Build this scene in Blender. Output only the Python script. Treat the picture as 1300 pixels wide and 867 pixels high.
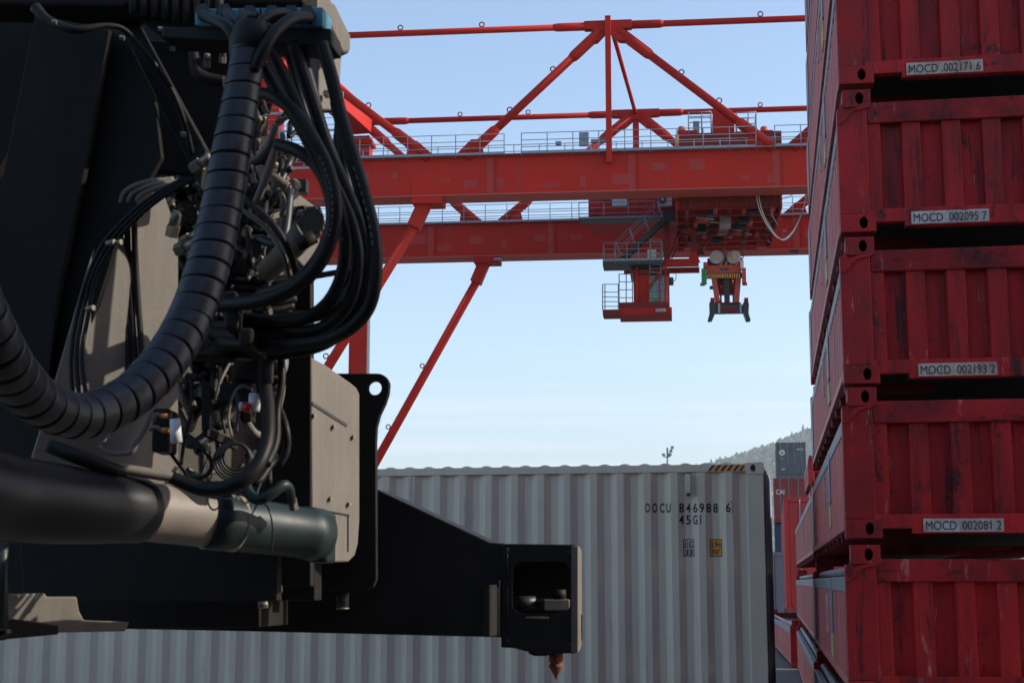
import bpy, bmesh, math, random
from math import sin, cos, tan, pi, radians, atan, atan2, hypot
from mathutils import Vector, Matrix
random.seed(7)
for o in list(bpy.data.objects): bpy.data.objects.remove(o)
S = bpy.context.scene
COL = S.collection

# ---------------------------------------------------------------- camera
FPX = 1950.0; EYE = 1.7; TH = radians(8.88)
cam_d = bpy.data.cameras.new('camera'); cam = bpy.data.objects.new('camera', cam_d); COL.objects.link(cam)
cam.location = (0, 0, EYE); cam.rotation_euler = (radians(90) + TH, 0, 0)
cam_d.sensor_width = 36; cam_d.lens = FPX / 1300 * 36
cam_d.clip_start = 0.1; cam_d.clip_end = 20000
cam_d.dof.use_dof = True; cam_d.dof.focus_distance = 22; cam_d.dof.aperture_fstop = 9.0
S.camera = cam
# ---------------------------------------------------------------- light
SUN_AZ = radians(-4)      # angle from +X towards +Y
SUN_EL = radians(31)
w = bpy.data.worlds.new('World'); S.world = w; w.use_nodes = True
nt = w.node_tree; nt.nodes.clear()
out = nt.nodes.new('ShaderNodeOutputWorld'); bg = nt.nodes.new('ShaderNodeBackground')
sky = nt.nodes.new('ShaderNodeTexSky'); sky.sky_type = 'NISHITA'; sky.sun_disc = False
sky.sun_elevation = SUN_EL; sky.sun_rotation = radians(90) - SUN_AZ
sky.air_density = 1.0; sky.dust_density = 1.0; sky.ozone_density = 1.3; sky.altitude = 100
bg.inputs['Strength'].default_value = 0.15
# thin streaks of cirrus low over the horizon, all the way round
tc = nt.nodes.new('ShaderNodeTexCoord'); mp = nt.nodes.new('ShaderNodeMapping')
mp.inputs['Scale'].default_value = (2.2, 2.2, 60)
nz = nt.nodes.new('ShaderNodeTexNoise'); nz.inputs['Scale'].default_value = 1.6; nz.inputs['Detail'].default_value = 5
rp = nt.nodes.new('ShaderNodeValToRGB'); rp.color_ramp.elements[0].position = .5; rp.color_ramp.elements[1].position = .78
sx = nt.nodes.new('ShaderNodeSeparateXYZ')
r2 = nt.nodes.new('ShaderNodeMapRange'); r2.inputs[1].default_value = .05; r2.inputs[2].default_value = .16; r2.inputs[3].default_value = 1; r2.inputs[4].default_value = 0
ml = nt.nodes.new('ShaderNodeMath'); ml.operation = 'MULTIPLY'
m2 = nt.nodes.new('ShaderNodeMath'); m2.operation = 'MULTIPLY'; m2.inputs[1].default_value = .42
mx = nt.nodes.new('ShaderNodeMixRGB'); mx.inputs[2].default_value = (7.2, 6.6, 6.9, 1)
L = nt.links.new
L(tc.outputs['Generated'], mp.inputs[0]); L(mp.outputs[0], nz.inputs[0]); L(nz.outputs[0], rp.inputs[0])
L(tc.outputs['Generated'], sx.inputs[0]); L(sx.outputs[2], r2.inputs[0]); L(rp.outputs[0], ml.inputs[0]); L(r2.outputs[0], ml.inputs[1])
L(ml.outputs[0], m2.inputs[0]); L(m2.outputs[0], mx.inputs[0]); L(sky.outputs[0], mx.inputs[1])
L(mx.outputs[0], bg.inputs[0]); L(bg.outputs[0], out.inputs[0])
sd = bpy.data.lights.new('sun', 'SUN'); sd.energy = 3.4; sd.angle = radians(.5); sd.color = (1, .93, .82)
sun = bpy.data.objects.new('sun', sd); COL.objects.link(sun); sun.location = (40, 0, 60)
sdir = Vector((cos(SUN_AZ) * cos(SUN_EL), sin(SUN_AZ) * cos(SUN_EL), sin(SUN_EL)))
sun.rotation_euler = sdir.to_track_quat('Z', 'Y').to_euler()
S.view_settings.view_transform = 'Standard'; S.view_settings.look = 'None'
S.view_settings.exposure = 0.74; S.view_settings.gamma = 1
S.render.engine = 'CYCLES'

# ---------------------------------------------------------------- pixel rays (photograph is 1300 x 867)
def ray(px, py):
    u = (px - 650) / FPX; v = (433.5 - py) / FPX
    return Vector((u, cos(TH) - v * sin(TH), sin(TH) + v * cos(TH)))
def at(px, py, Y):
    r = ray(px, py); t = Y / r.y
    return Vector((r.x * t, Y, EYE + r.z * t))
class Wall:      # a vertical plane that stands in the world
    def __init__(s, px0, Y0, phi):
        p = at(px0, 433, Y0); s.p0 = Vector((p.x, p.y)); a = radians(phi)
        s.n = Vector((sin(a), -cos(a))); s.d = Vector((cos(a), sin(a)))
    def pt(s, px, py, off=0):
        r = ray(px, py); t = s.n.dot(s.p0) / (s.n.x * r.x + s.n.y * r.y)
        return Vector((r.x * t + s.n.x * off, r.y * t + s.n.y * off, EYE + r.z * t))
    @property
    def n3(s): return Vector((s.n.x, s.n.y, 0))

# ---------------------------------------------------------------- materials
SOOT = ((.014, .011, .013), (9, 9, .8), .545, .8); SCR = ((.55, .28, .25), (15, 15, 2.2), .60, .6); BLOT = ((.015, .010, .012), (3.6, 3.6, 2.8), .57, .85); RST = ((.10, .035, .018), (7, 7, 5), .615, .9)
WEAR = {'red_container_paint': (SOOT, SCR, BLOT), 'sooty_red_rail_paint': (BLOT, ((.010, .009, .010), (2.2, 2.2, 7), .56, .8), SCR), 'chipped_red_post_paint': (SCR, RST, SOOT),
        'faded_red_side_paint': (((.20, .04, .04), (8, 8, 1), .56, .6), RST), 'grey_container_paint': (((.22, .19, .16), (7, 7, .5), .60, .45), ((.16, .07, .035), (6, 6, 2.5), .69, .9)),
        'crane_red_paint': (((.30, .05, .04), (1.6, 1.6, .12), .55, .55), ((.16, .02, .015), (3, 3, 1), .62, .5)), 'sunlit_dusty_charcoal': (((.05, .042, .036), (10, 10, 2), .60, .6), ((.27, .24, .20), (22, 22, 3), .63, .5)),
        'charcoal_machine_paint': (((.05, .045, .038), (9, 9, 5), .64, .5),), 'green_rod_gland': (((.01, .012, .011), (6, 6, 6), .55, .7), ((.07, .06, .045), (12, 12, 12), .62, .5)), 'dust_covered_rod': (((.09, .075, .06), (8, 8, 8), .58, .5),)}
def mat(name, col, rough=.5, metal=0, var=.12, scale=3, dirt=None, damt=.35, dscale=2, streak=False, chips=None, camt=.62, bump=.0, bscale=60, spec=.5, rand=True):
    m = bpy.data.materials.new(name); m.use_nodes = True
    t = m.node_tree; t.nodes.clear(); N = t.nodes.new; L = t.links.new
    o = N('ShaderNodeOutputMaterial'); b = N('ShaderNodeBsdfPrincipled'); L(b.outputs[0], o.inputs[0])
    b.inputs['Roughness'].default_value = rough; b.inputs['Metallic'].default_value = metal
    b.inputs['Specular IOR Level'].default_value = spec
    tc = N('ShaderNodeTexCoord'); vec = tc.outputs['Object']
    if rand:
        oi = N('ShaderNodeObjectInfo'); mm = N('ShaderNodeMath'); mm.operation = 'MULTIPLY'; mm.inputs[1].default_value = 97
        va = N('ShaderNodeVectorMath'); va.operation = 'ADD'
        L(oi.outputs['Random'], mm.inputs[0]); L(vec, va.inputs[0]); L(mm.outputs[0], va.inputs[1]); vec = va.outputs[0]
    n1 = N('ShaderNodeTexNoise'); n1.inputs['Scale'].default_value = scale; n1.inputs['Detail'].default_value = 6; n1.inputs['Roughness'].default_value = .65
    L(vec, n1.inputs[0])
    r1 = N('ShaderNodeValToRGB'); r1.color_ramp.elements[0].position = .3; r1.color_ramp.elements[1].position = .7
    r1.color_ramp.elements[0].color = tuple(c * (1 - var) for c in col) + (1,)
    r1.color_ramp.elements[1].color = tuple(min(1, c * (1 + var)) for c in col) + (1,)
    L(n1.outputs[0], r1.inputs[0]); c = r1.outputs[0]
    if rand and name.startswith(('red_', 'sooty', 'chipped', 'faded_red', 'crane_red')):
        hsv = N('ShaderNodeHueSaturation'); mr = N('ShaderNodeMapRange'); mr.inputs[3].default_value = .86; mr.inputs[4].default_value = 1.14; L(oi.outputs['Random'], mr.inputs[0]); L(mr.outputs[0], hsv.inputs['Value']); L(c, hsv.inputs['Color']); c = hsv.outputs[0]
    rg = N('ShaderNodeMapRange'); rg.inputs[3].default_value = max(0.05, rough - .12); rg.inputs[4].default_value = min(1, rough + .15)
    L(n1.outputs[0], rg.inputs[0]); L(rg.outputs[0], b.inputs['Roughness'])
    if dirt:
        mpn = N('ShaderNodeMapping'); mpn.inputs['Scale'].default_value = (5, 5, .35) if streak else (1, 1, 1); L(vec, mpn.inputs[0])
        n2 = N('ShaderNodeTexNoise'); n2.inputs['Scale'].default_value = dscale; n2.inputs['Detail'].default_value = 8; n2.inputs['Roughness'].default_value = .7
        L(mpn.outputs[0], n2.inputs[0])
        r = N('ShaderNodeMapRange'); r.inputs[1].default_value = .44; r.inputs[2].default_value = .72; r.inputs[4].default_value = damt; L(n2.outputs[0], r.inputs[0])
        x = N('ShaderNodeMixRGB'); x.inputs[2].default_value = tuple(dirt) + (1,); L(r.outputs[0], x.inputs[0]); L(c, x.inputs[1]); c = x.outputs[0]
    if chips:
        n3 = N('ShaderNodeTexNoise'); n3.inputs['Scale'].default_value = 9; n3.inputs['Detail'].default_value = 10; n3.inputs['Roughness'].default_value = .75
        L(vec, n3.inputs[0]); r = N('ShaderNodeMapRange'); r.inputs[1].default_value = camt; r.inputs[2].default_value = camt + .03; L(n3.outputs[0], r.inputs[0])
        x = N('ShaderNodeMixRGB'); x.inputs[2].default_value = tuple(chips) + (1,); L(r.outputs[0], x.inputs[0]); L(c, x.inputs[1]); c = x.outputs[0]
    for (wc, sc_, th, am) in WEAR.get(name, ()):
        mw = N('ShaderNodeMapping'); mw.inputs['Scale'].default_value = sc_; L(vec, mw.inputs[0])
        nw = N('ShaderNodeTexNoise'); nw.inputs['Scale'].default_value = 1; nw.inputs['Detail'].default_value = 12; nw.inputs['Roughness'].default_value = .78; nw.inputs['Distortion'].default_value = .3
        L(mw.outputs[0], nw.inputs[0]); r = N('ShaderNodeMapRange'); r.inputs[1].default_value = th; r.inputs[2].default_value = th + .06; r.inputs[4].default_value = am; L(nw.outputs[0], r.inputs[0])
        x = N('ShaderNodeMixRGB'); x.inputs[2].default_value = wc + (1,); L(r.outputs[0], x.inputs[0]); L(c, x.inputs[1]); c = x.outputs[0]
    L(c, b.inputs['Base Color'])
    if bump:
        nb = N('ShaderNodeTexNoise'); nb.inputs['Scale'].default_value = bscale; nb.inputs['Detail'].default_value = 4; L(vec, nb.inputs[0])
        bp = N('ShaderNodeBump'); bp.inputs['Strength'].default_value = bump; bp.inputs['Distance'].default_value = .02
        L(nb.outputs[0], bp.inputs['Height']); L(bp.outputs[0], b.inputs['Normal'])
    return m
M = {}
M['red_end'] = mat('red_container_paint', (.43, .016, .016), .55, var=.2, scale=2.5, spec=.28, dirt=(.03, .012, .014), damt=.85, dscale=1.3, streak=True, chips=(.04, .02, .018), camt=.61, bump=.25, bscale=5)
M['red_side'] = mat('faded_red_side_paint', (.46, .09, .085), .5, spec=.3, var=.2, scale=2, dirt=(.42, .26, .25), damt=.6, dscale=1.5, streak=True, bump=.2, bscale=4)  # sides set paler and pinker than the end walls
M['red_rail'] = mat('sooty_red_rail_paint', (.32, .014, .016), .6, spec=.25, var=.25, scale=3, dirt=(.02, .012, .014), damt=.95, dscale=3.2, chips=(.03, .018, .016), camt=.60, bump=.25, bscale=6)
M['red_post'] = mat('chipped_red_post_paint', (.36, .015, .016), .55, spec=.28, var=.15, scale=3, dirt=(.07, .02, .02), damt=.7, dscale=2.5, chips=(.30, .22, .18), camt=.70, bump=.25, bscale=6)
M['grime'] = mat('black_grime', (.018, .015, .016), .8)
M['rail_grey'] = mat('weathered_galvanised_rail', (.21, .205, .22), .5, var=.3, dirt=(.12, .09, .09), damt=.6)
M['cover'] = mat('dusty_black_cover', (.10, .10, .11), .55, var=.3)
M['plate_white'] = mat('grimy_white_plate', (.50, .48, .46), .6, var=.2, scale=6, dirt=(.12, .07, .06), damt=.8, dscale=5, chips=(.06, .04, .035), camt=.62)
M['plate_worn'] = mat('worn_rusty_white_plate', (.46, .40, .34), .6, var=.25, scale=6, dirt=(.18, .07, .04), damt=.9, dscale=5, chips=(.06, .04, .035), camt=.57)
M['ink'] = mat('black_lettering', (.018, .018, .02), .6)
M['ink_blue'] = mat('blue_lettering', (.02, .04, .18), .6)
M['grey'] = mat('grey_container_paint', (.64, .545, .435), .40, spec=.5, var=.07, scale=1.2, dirt=(.40, .34, .27), damt=.4, dscale=.9, streak=True, bump=.12, bscale=5)
M['maroon'] = mat('maroon_door_paint', (.30, .10, .085), .5, var=.3, dirt=(.04, .03, .03))
M['rust'] = mat('brown_rust', (.14, .045, .02), .85, var=.4, scale=15, bump=.4)
M['yellow'] = mat('warning_yellow', (.72, .32, .03), .5, var=.1, scale=10)
M['black_paint'] = mat('matt_black_paint', (.02, .02, .02), .55)
M['crane_red'] = mat('crane_red_paint', (.42, .023, .015), .55, var=.12, scale=.35, dirt=(.30, .032, .02), damt=.5, dscale=.25, spec=.10)
M['crane_patch'] = mat('touched_up_crane_red', (.36, .04, .035), .55, var=.1, spec=.25)
M['crane_dark'] = mat('crane_dark_red', (.16, .012, .01), .55, var=.2, spec=.25)
M['crane_pink'] = mat('light_crane_red', (.46, .08, .06), .55, var=.2, spec=.3)
M['galv'] = mat('galvanised_steel', (.22, .25, .29), .45, metal=.3, var=.15)
M['steel_dark'] = mat('dark_steel', (.03, .032, .034), .45, metal=.3, var=.2)
M['white'] = mat('white_enamel', (.62, .62, .60), .45, var=.06)
M['glass'] = mat('tinted_cab_glass', (.06, .13, .12), .08, var=.1, spec=.8)
M['window'] = mat('pale_window_glass', (.35, .38, .42), .1, var=.05, spec=.8)
M['green'] = mat('green_enamel', (.03, .22, .08), .5)
M['body'] = mat('charcoal_machine_paint', (.019, .017, .0145), .55, spec=.16, var=.2, scale=4, dirt=(.020, .018, .015), damt=.6, dscale=3, bump=.05, bscale=40)
M['dusty'] = mat('sunlit_dusty_charcoal', (.145, .125, .103), .6, spec=.3, var=.15, scale=4, dirt=(.20, .172, .138), damt=.55, dscale=4, streak=True, chips=(.05, .045, .04), camt=.68, bump=.06, bscale=50)  # charcoal with dust, its sunlit beige put into the colour
M['rubber'] = mat('black_hose_rubber', (.008, .0075, .0065), .5, spec=.22, var=.2, scale=9, dirt=(.02, .018, .015), damt=.5, dscale=8, bump=.08, bscale=120)
M['sleeve'] = mat('black_spiral_wrap', (.009, .0098, .014), .42, spec=.4, var=.2, scale=12, dirt=(.02, .02, .02), damt=.35, dscale=9, bump=.05, bscale=70)
M['teal'] = mat('teal_primer', (.05, .21, .27), .5, var=.25, scale=14, dirt=(.03, .05, .055), damt=.5, dscale=8)
M['seagreen'] = mat('green_rod_gland', (.010, .020, .018), .45, spec=.35, var=.3, scale=8, dirt=(.02, .03, .028), damt=.6, dscale=5)
M['brass'] = mat('dusty_fitting_metal', (.20, .17, .13), .4, metal=.55, var=.3, scale=20)
M['print'] = mat('faded_hose_print', (.16, .15, .13), .6, var=.4, scale=60)
M['orange'] = mat('orange_tip', (.6, .22, .03), .5)
M['red_plastic'] = mat('red_connector', (.45, .02, .02), .4)
M['bright_red'] = mat('bright_red_container_paint', (.42, .02, .016), .5, var=.1, bump=.1, bscale=4)
M['dark_grey'] = mat('slate_container_paint', (.10, .115, .13), .5, var=.12, dirt=(.16, .16, .17), damt=.4, streak=True)
M['cai_red'] = mat('brick_red_container_paint', (.24, .03, .03), .5, var=.12)
M['barrel'] = mat('black_cylinder_paint', (.009, .009, .011), .4, spec=.3, var=.2, scale=6, dirt=(.016, .014, .012), damt=.5)
M['yellow_faded'] = mat('faded_yellow_paint', (.42, .36, .16), .6, var=.3)
M['sunlit_rod_dust'] = mat('dust_covered_rod', (.21, .175, .14), .55, var=.1, scale=5, dirt=(.12, .10, .08), damt=.5, dscale=6, bump=.04, bscale=80)  # rod dust lightened to the beige it has in the sun
M['vent'] = mat('grey_green_vent', (.50, .50, .42), .5)
M['mast'] = mat('charcoal_mast_paint', (.013, .0115, .0095), .6, spec=.1, var=.25, scale=4, dirt=(.022, .019, .016), damt=.6, dscale=3)
M['navy'] = mat('navy_container_paint', (.02, .035, .085), .5, var=.15)
M['pale'] = mat('pale_grey_container_paint', (.34, .34, .37), .5, var=.1, streak=True, dirt=(.22, .21, .22))

# ---------------------------------------------------------------- mesh helper
class MB:
    def __init__(s): s.v = []; s.f = []; s.sm = []
    def add(s, vs, fs, smooth=False):
        n = len(s.v); s.v += [Vector(v) for v in vs]; s.f += [tuple(i + n for i in f) for f in fs]; s.sm += [smooth] * len(fs); return s
    def box(s, x0, x1, y0, y1, z0, z1, mtx=None):
        vs = [Vector((x, y, z)) for z in (z0, z1) for x, y in ((x0, y0), (x1, y0), (x1, y1), (x0, y1))]
        if mtx: vs = [mtx @ v for v in vs]
        return s.add(vs, [(3, 2, 1, 0), (4, 5, 6, 7), (0, 1, 5, 4), (1, 2, 6, 5), (2, 3, 7, 6), (3, 0, 4, 7)])
    def prism(s, pts, depth):     # pts: 3-D outline, depth: vector
        n = len(pts); d = Vector(depth); vs = [Vector(p) for p in pts] + [Vector(p) + d for p in pts]
        fs = [tuple(range(n)), tuple(range(2 * n - 1, n - 1, -1))] + [(i, i + n, (i + 1) % n + n, (i + 1) % n) for i in range(n)]
        return s.add(vs, fs)
    def beam(s, a, b, w, h, up=(0, 0, 1)):
        a = Vector(a); b = Vector(b); d = (b - a); l = d.length; d.normalize(); up = Vector(up)
        if abs(d.dot(up)) > .99: up = Vector((0, 1, 0))
        x = d.cross(up).normalized(); y = x.cross(d)
        vs = [p + x * sx * w / 2 + y * sy * h / 2 for p in (a, b) for sx, sy in ((-1, -1), (1, -1), (1, 1), (-1, 1))]
        return s.add(vs, [(0, 1, 2, 3), (7, 6, 5, 4), (0, 4, 5, 1), (1, 5, 6, 2), (2, 6, 7, 3), (3, 7, 4, 0)])
    def tube(s, pts, r, seg=10, cap=True, smooth=True):
        pts = [Vector(p) for p in pts]; n = len(pts)
        if not hasattr(r, '__len__'): r = [r] * n
        vs = []; fs = []; px = None
        for i, p in enumerate(pts):
            d = (pts[min(i + 1, n - 1)] - pts[max(i - 1, 0)])
            if d.length < 1e-9: d = Vector((0, 0, 1))
            d.normalize()
            if px is None:
                a = Vector((0, 0, 1)) if abs(d.z) < .9 else Vector((1, 0, 0)); px = d.cross(a).normalized()
            else:
                px = (px - d * px.dot(d)).normalized()
            py = d.cross(px)
            for k in range(seg):
                a = 2 * pi * k / seg; vs.append(p + (px * cos(a) + py * sin(a)) * r[i])
        for i in range(n - 1):
            for k in range(seg):
                k2 = (k + 1) % seg; fs.append((i * seg + k, i * seg + k2, (i + 1) * seg + k2, (i + 1) * seg + k))
        s.add(vs, fs, smooth)
        if cap:
            m = len(s.v) - len(vs)
            s.f += [tuple(m + k for k in range(seg - 1, -1, -1)), tuple(m + (n - 1) * seg + k for k in range(seg))]; s.sm += [False, False]
        return s
    def torus(s, c, n, R, r, seg=14, seg2=6, a0=0, a1=2 * pi):
        n = Vector(n).normalized(); a = Vector((0, 0, 1)) if abs(n.z) < .9 else Vector((1, 0, 0)); x = n.cross(a).normalized(); y = n.cross(x)
        return s.tube([Vector(c) + (x * cos(a0 + (a1 - a0) * i / seg) + y * sin(a0 + (a1 - a0) * i / seg)) * R for i in range(seg + 1)], r, seg2)
    def build(s, name, m, parent=None, bevel=0, weld=False):
        me = bpy.data.meshes.new(name); me.from_pydata([tuple(v) for v in s.v], [], s.f)
        me.polygons.foreach_set('use_smooth', s.sm)
        b = bmesh.new(); b.from_mesh(me); bmesh.ops.recalc_face_normals(b, faces=b.faces); b.to_mesh(me); b.free()
        me.materials.append(M[m] if isinstance(m, str) else m)
        return link(name, me, parent, bevel)
def link(name, me, parent=None, bevel=0):
    o = bpy.data.objects.new(name, me); COL.objects.link(o)
    if parent is not None:
        o.parent = parent
        base = parent
        while base is not None and base.get('world_base') is None: base = base.parent
        if base is not None and parent is base: o.location = -base.location
    if bevel:
        md = o.modifiers.new('bevel', 'BEVEL'); md.width = bevel; md.segments = 2; md.limit_method = 'ANGLE'; md.angle_limit = radians(40)
    return o
def thing(name, label, cat, loc=(0, 0, 0), rz=0, group=None, world=False):
    o = bpy.data.objects.new(name, None); COL.objects.link(o); o.location = loc; o.rotation_euler = (0, 0, rz)
    o.empty_display_size = .3
    o['label'] = label; o['category'] = cat
    if group: o['group'] = group
    if world: o['world_base'] = 1
    return o
def dup(o, parent=None, top=True):
    c = o.copy(); COL.objects.link(c)
    if parent is not None: c.parent = parent
    for ch in list(o.children): dup(ch, c)
    return c
def spline(pts, n=8):     # Catmull-Rom through tuples
    P = [tuple(2 * a - b for a, b in zip(pts[0], pts[1]))] + list(pts) + [tuple(2 * a - b for a, b in zip(pts[-1], pts[-2]))]
    out = []
    for i in range(1, len(P) - 2):
        for k in range(n):
            t = k / n
            out.append(tuple(.5 * (2 * b + (c - a) * t + (2 * a - 5 * b + 4 * c - d) * t * t + (3 * b - a - 3 * c + d) * t ** 3) for a, b, c, d in zip(P[i - 1], P[i], P[i + 1], P[i + 2])))
    out.append(pts[-1]); return out
def text_mesh(txt, h, narrow=.8, space=1.0, bold=0):
    cu = bpy.data.curves.new('lettering', 'FONT'); cu.body = txt; cu.size = h / .73; cu.space_character = space; cu.resolution_u = 3; cu.offset = bold
    o = bpy.data.objects.new('lettering_tmp', cu); COL.objects.link(o)
    dg = bpy.context.evaluated_depsgraph_get(); me = bpy.data.meshes.new_from_object(o.evaluated_get(dg))
    bpy.data.objects.remove(o); bpy.data.curves.remove(cu)
    xs = [v.co.x for v in me.vertices]; x0 = min(xs)
    for v in me.vertices: v.co.x = (v.co.x - x0) * narrow
    return me
def lettering(txt, h, width, fn, m, parent, name='lettering', breaks=(), space=1.0, bold=0):
    """flat print: letters of height h, fitted to width, laid on a surface by fn(x, z) -> point"""
    me = text_mesh(txt, h, 1, space, bold); w = max(v.co.x for v in me.vertices); k = width / w
    for v in me.vertices: v.co.x *= k
    b = bmesh.new(); b.from_mesh(me)
    for x in breaks:
        bmesh.ops.bisect_plane(b, geom=b.verts[:] + b.edges[:] + b.faces[:], plane_co=(x, 0, 0), plane_no=(1, 0, 0))
    for v in b.verts: v.co = fn(v.co.x, v.co.y)
    b.to_mesh(me); b.free(); me.materials.clear(); me.materials.append(M[m]); return link(name, me, parent)

# ---------------------------------------------------------------- setting
def structure(o): o['kind'] = 'structure'; return o
gm = mat('asphalt', (.11, .10, .088), .75, var=.3, scale=.8, dirt=(.10, .095, .09), damt=.5, dscale=.4, bump=.3, bscale=90, rand=False)
g = MB(); E = 7000
g.add([(-E, -60, 0), (E, -60, 0), (E, 11500, 0), (-E, 11500, 0)], [(0, 1, 2, 3)])
structure(g.build('ground', gm))
lm = mat('pale_ground_stripe', (.55, .52, .45), .7, var=.3, scale=3, rand=False)  # thin pale stripes across the ground
ln = MB()
for X, Y in ((5.2, 14), (5.9, 20), (6.9, 27)):
    ln.add([(X - 6, Y, .004), (X + 1, Y - 1, .004), (X + 1, Y - .88, .004), (X - 6, Y + .12, .004)], [(0, 1, 2, 3)])
structure(ln.build('ground_stripe', lm))

# hill with a wood on it
HY = 1900; HK = 2.9
hm = mat('forest_floor', (.05, .055, .03), .9, var=.3, scale=.02, rand=False)
def hill_z(x, y):
    # ridge rises to the right behind the yard
    t = (x - 150) / 420.0
    ridge = 228 / (1 + math.exp(-(x - 190) / 150)) + 4 * sin(x * .031 + 1)
    f = min(1, max(0, (y - (HY - 420)) / 420.0)); f = f * f * (3 - 2 * f)
    b = 1 - min(1, max(0, (y - HY) / 1500.0)) * .4
    return ridge * f * b + 9 * sin(x * .02 + y * .017) * f - 1
nx, ny = 90, 40
hv = []; hf = []
for j in range(ny):
    for i in range(nx):
        x = -500 + i * 26; y = HY - 430 + j * 36
        hv.append((x * HK, y * HK, hill_z(x, y) * HK))
for j in range(ny - 1):
    for i in range(nx - 1): a = j * nx + i; hf.append((a, a + 1, a + nx + 1, a + nx))
h = MB(); h.add(hv, hf, True); hill = structure(h.build('hill', hm))
def wood_material():
    m = bpy.data.materials.new('autumn_wood_foliage'); m.use_nodes = True; t = m.node_tree; b = t.nodes['Principled BSDF']
    gmn = t.nodes.new('ShaderNodeNewGeometry'); r = t.nodes.new('ShaderNodeValToRGB')
    cr = r.color_ramp; cr.elements[0].color = (.016, .058, .010, 1); cr.elements[1].color = (.34, .19, .03, 1)
    e = cr.elements.new(.45); e.color = (.055, .125, .02, 1); e = cr.elements.new(.78); e.color = (.16, .15, .04, 1)
    t.links.new(gmn.outputs['Random Per Island'], r.inputs[0]); t.links.new(r.outputs[0], b.inputs['Base Color'])
    b.inputs['Roughness'].default_value = .9; b.inputs['Specular IOR Level'].default_value = .1; return m
ic = bmesh.new(); bmesh.ops.create_icosphere(ic, subdivisions=1, radius=1); iv = [v.co.copy() for v in ic.verts]; iff = [tuple(v.index for v in f.verts) for f in ic.faces]; ic.free()
tv = []; tf = []
rnd = random.Random(3)
for k in range(15000):
    x = rnd.uniform(80, 1000); y = HY - 400 + 520 * rnd.random() ** .75
    z = hill_z(x, y)
    if z < 3: continue
    con = rnd.random() < .05
    r = rnd.uniform(1.8, 4.4); hgt = r * (1.9 if con else rnd.uniform(.9, 1.35)); base = len(tv)
    if con: r *= .55
    for c in iv:
        j = rnd.uniform(.75, 1.2); q = (1 - .45 * max(0, c.z)) if con else 1
        tv.append(((x + c.x * r * j * q) * HK, (y + c.y * r * j * q) * HK, (z + hgt * .8 + c.z * hgt * j) * HK))
    tf += [tuple(i + base for i in f) for f in iff]
wm = MB(); wm.v = [Vector(v) for v in tv]; wm.f = tf; wm.sm = [False] * len(tf)
me = bpy.data.meshes.new('hillside_wood'); me.from_pydata(tv, [], tf); me.materials.append(wood_material())
wo = bpy.data.objects.new('hillside_wood', me); COL.objects.link(wo)
wo['kind'] = 'stuff'; wo['label'] = 'hazy autumn woodland covering the hill behind the container yard'; wo['category'] = 'wood'

# ---------------------------------------------------------------- corrugated sheets
def corr(L0, L1, pitch, depth, flat=.28, start=0.0):
    """profile points (u, inset) from L0 to L1"""
    pts = [(L0, 0)]; u = L0 + start
    a = pitch * flat; s = (pitch - 2 * a) / 2
    while u + pitch <= L1 + 1e-6:
        pts += [(u + a, 0), (u + a + s, depth), (u + 2 * a + s, depth), (u + pitch, 0)]; u += pitch
    pts.append((L1, 0)); return pts
def sheet(mb, prof, z0, z1, fn):
    vs = []; fs = []
    for u, d in prof: vs += [fn(u, d, z0), fn(u, d, z1)]
    for i in range(len(prof) - 1): fs.append((2 * i, 2 * i + 2, 2 * i + 3, 2 * i + 1))
    mb.add(vs, fs)
def inset_at(prof, u):
    for (a, da), (b, db) in zip(prof, prof[1:]):
        if a <= u <= b: return da + (db - da) * ((u - a) / (b - a) if b > a else 0)
    return 0
def casting(mb, cx0, cx1, cy0, cy1, z0, z1, hole_side='front', front_y=None, sgn=-1):
    mb.box(cx0, cx1, cy0, cy1, z0, z1)
def oval(cx, cz, a, b, n=16): return [(cx + a * cos(2 * pi * k / n), cz + b * sin(2 * pi * k / n)) for k in range(n)]
def holed_plate(mb, outer, holes, fn, depth):
    """outer/holes: 2-D loops, fn maps (x,z)->3-D, depth vector: thick plate with real openings"""
    b = bmesh.new(); loops = []
    for lp in [outer] + holes:
        vs = [b.verts.new((x, 0, z)) for x, z in lp]; loops.append(vs)
        for i in range(len(vs)): b.edges.new((vs[i], vs[(i + 1) % len(vs)]))
    r = bmesh.ops.triangle_fill(b, edges=b.edges[:], use_beauty=True, normal=(0, -1, 0))
    b.verts.index_update(); n = len(b.verts); d = Vector(depth)
    f3 = [fn(v.co.x, v.co.z) for v in b.verts]; fs = [tuple(v.index for v in f.verts) for f in b.faces]
    allf = fs + [tuple(i + n for i in reversed(f)) for f in fs]
    k = 0
    for lp in [outer] + holes:
        m = len(lp)
        for i in range(m): a = k + i; c = k + (i + 1) % m; allf.append((a, c, c + n, a + n))
        k += m
    b.free(); mb.add(f3 + [p + d for p in f3], allf)

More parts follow.
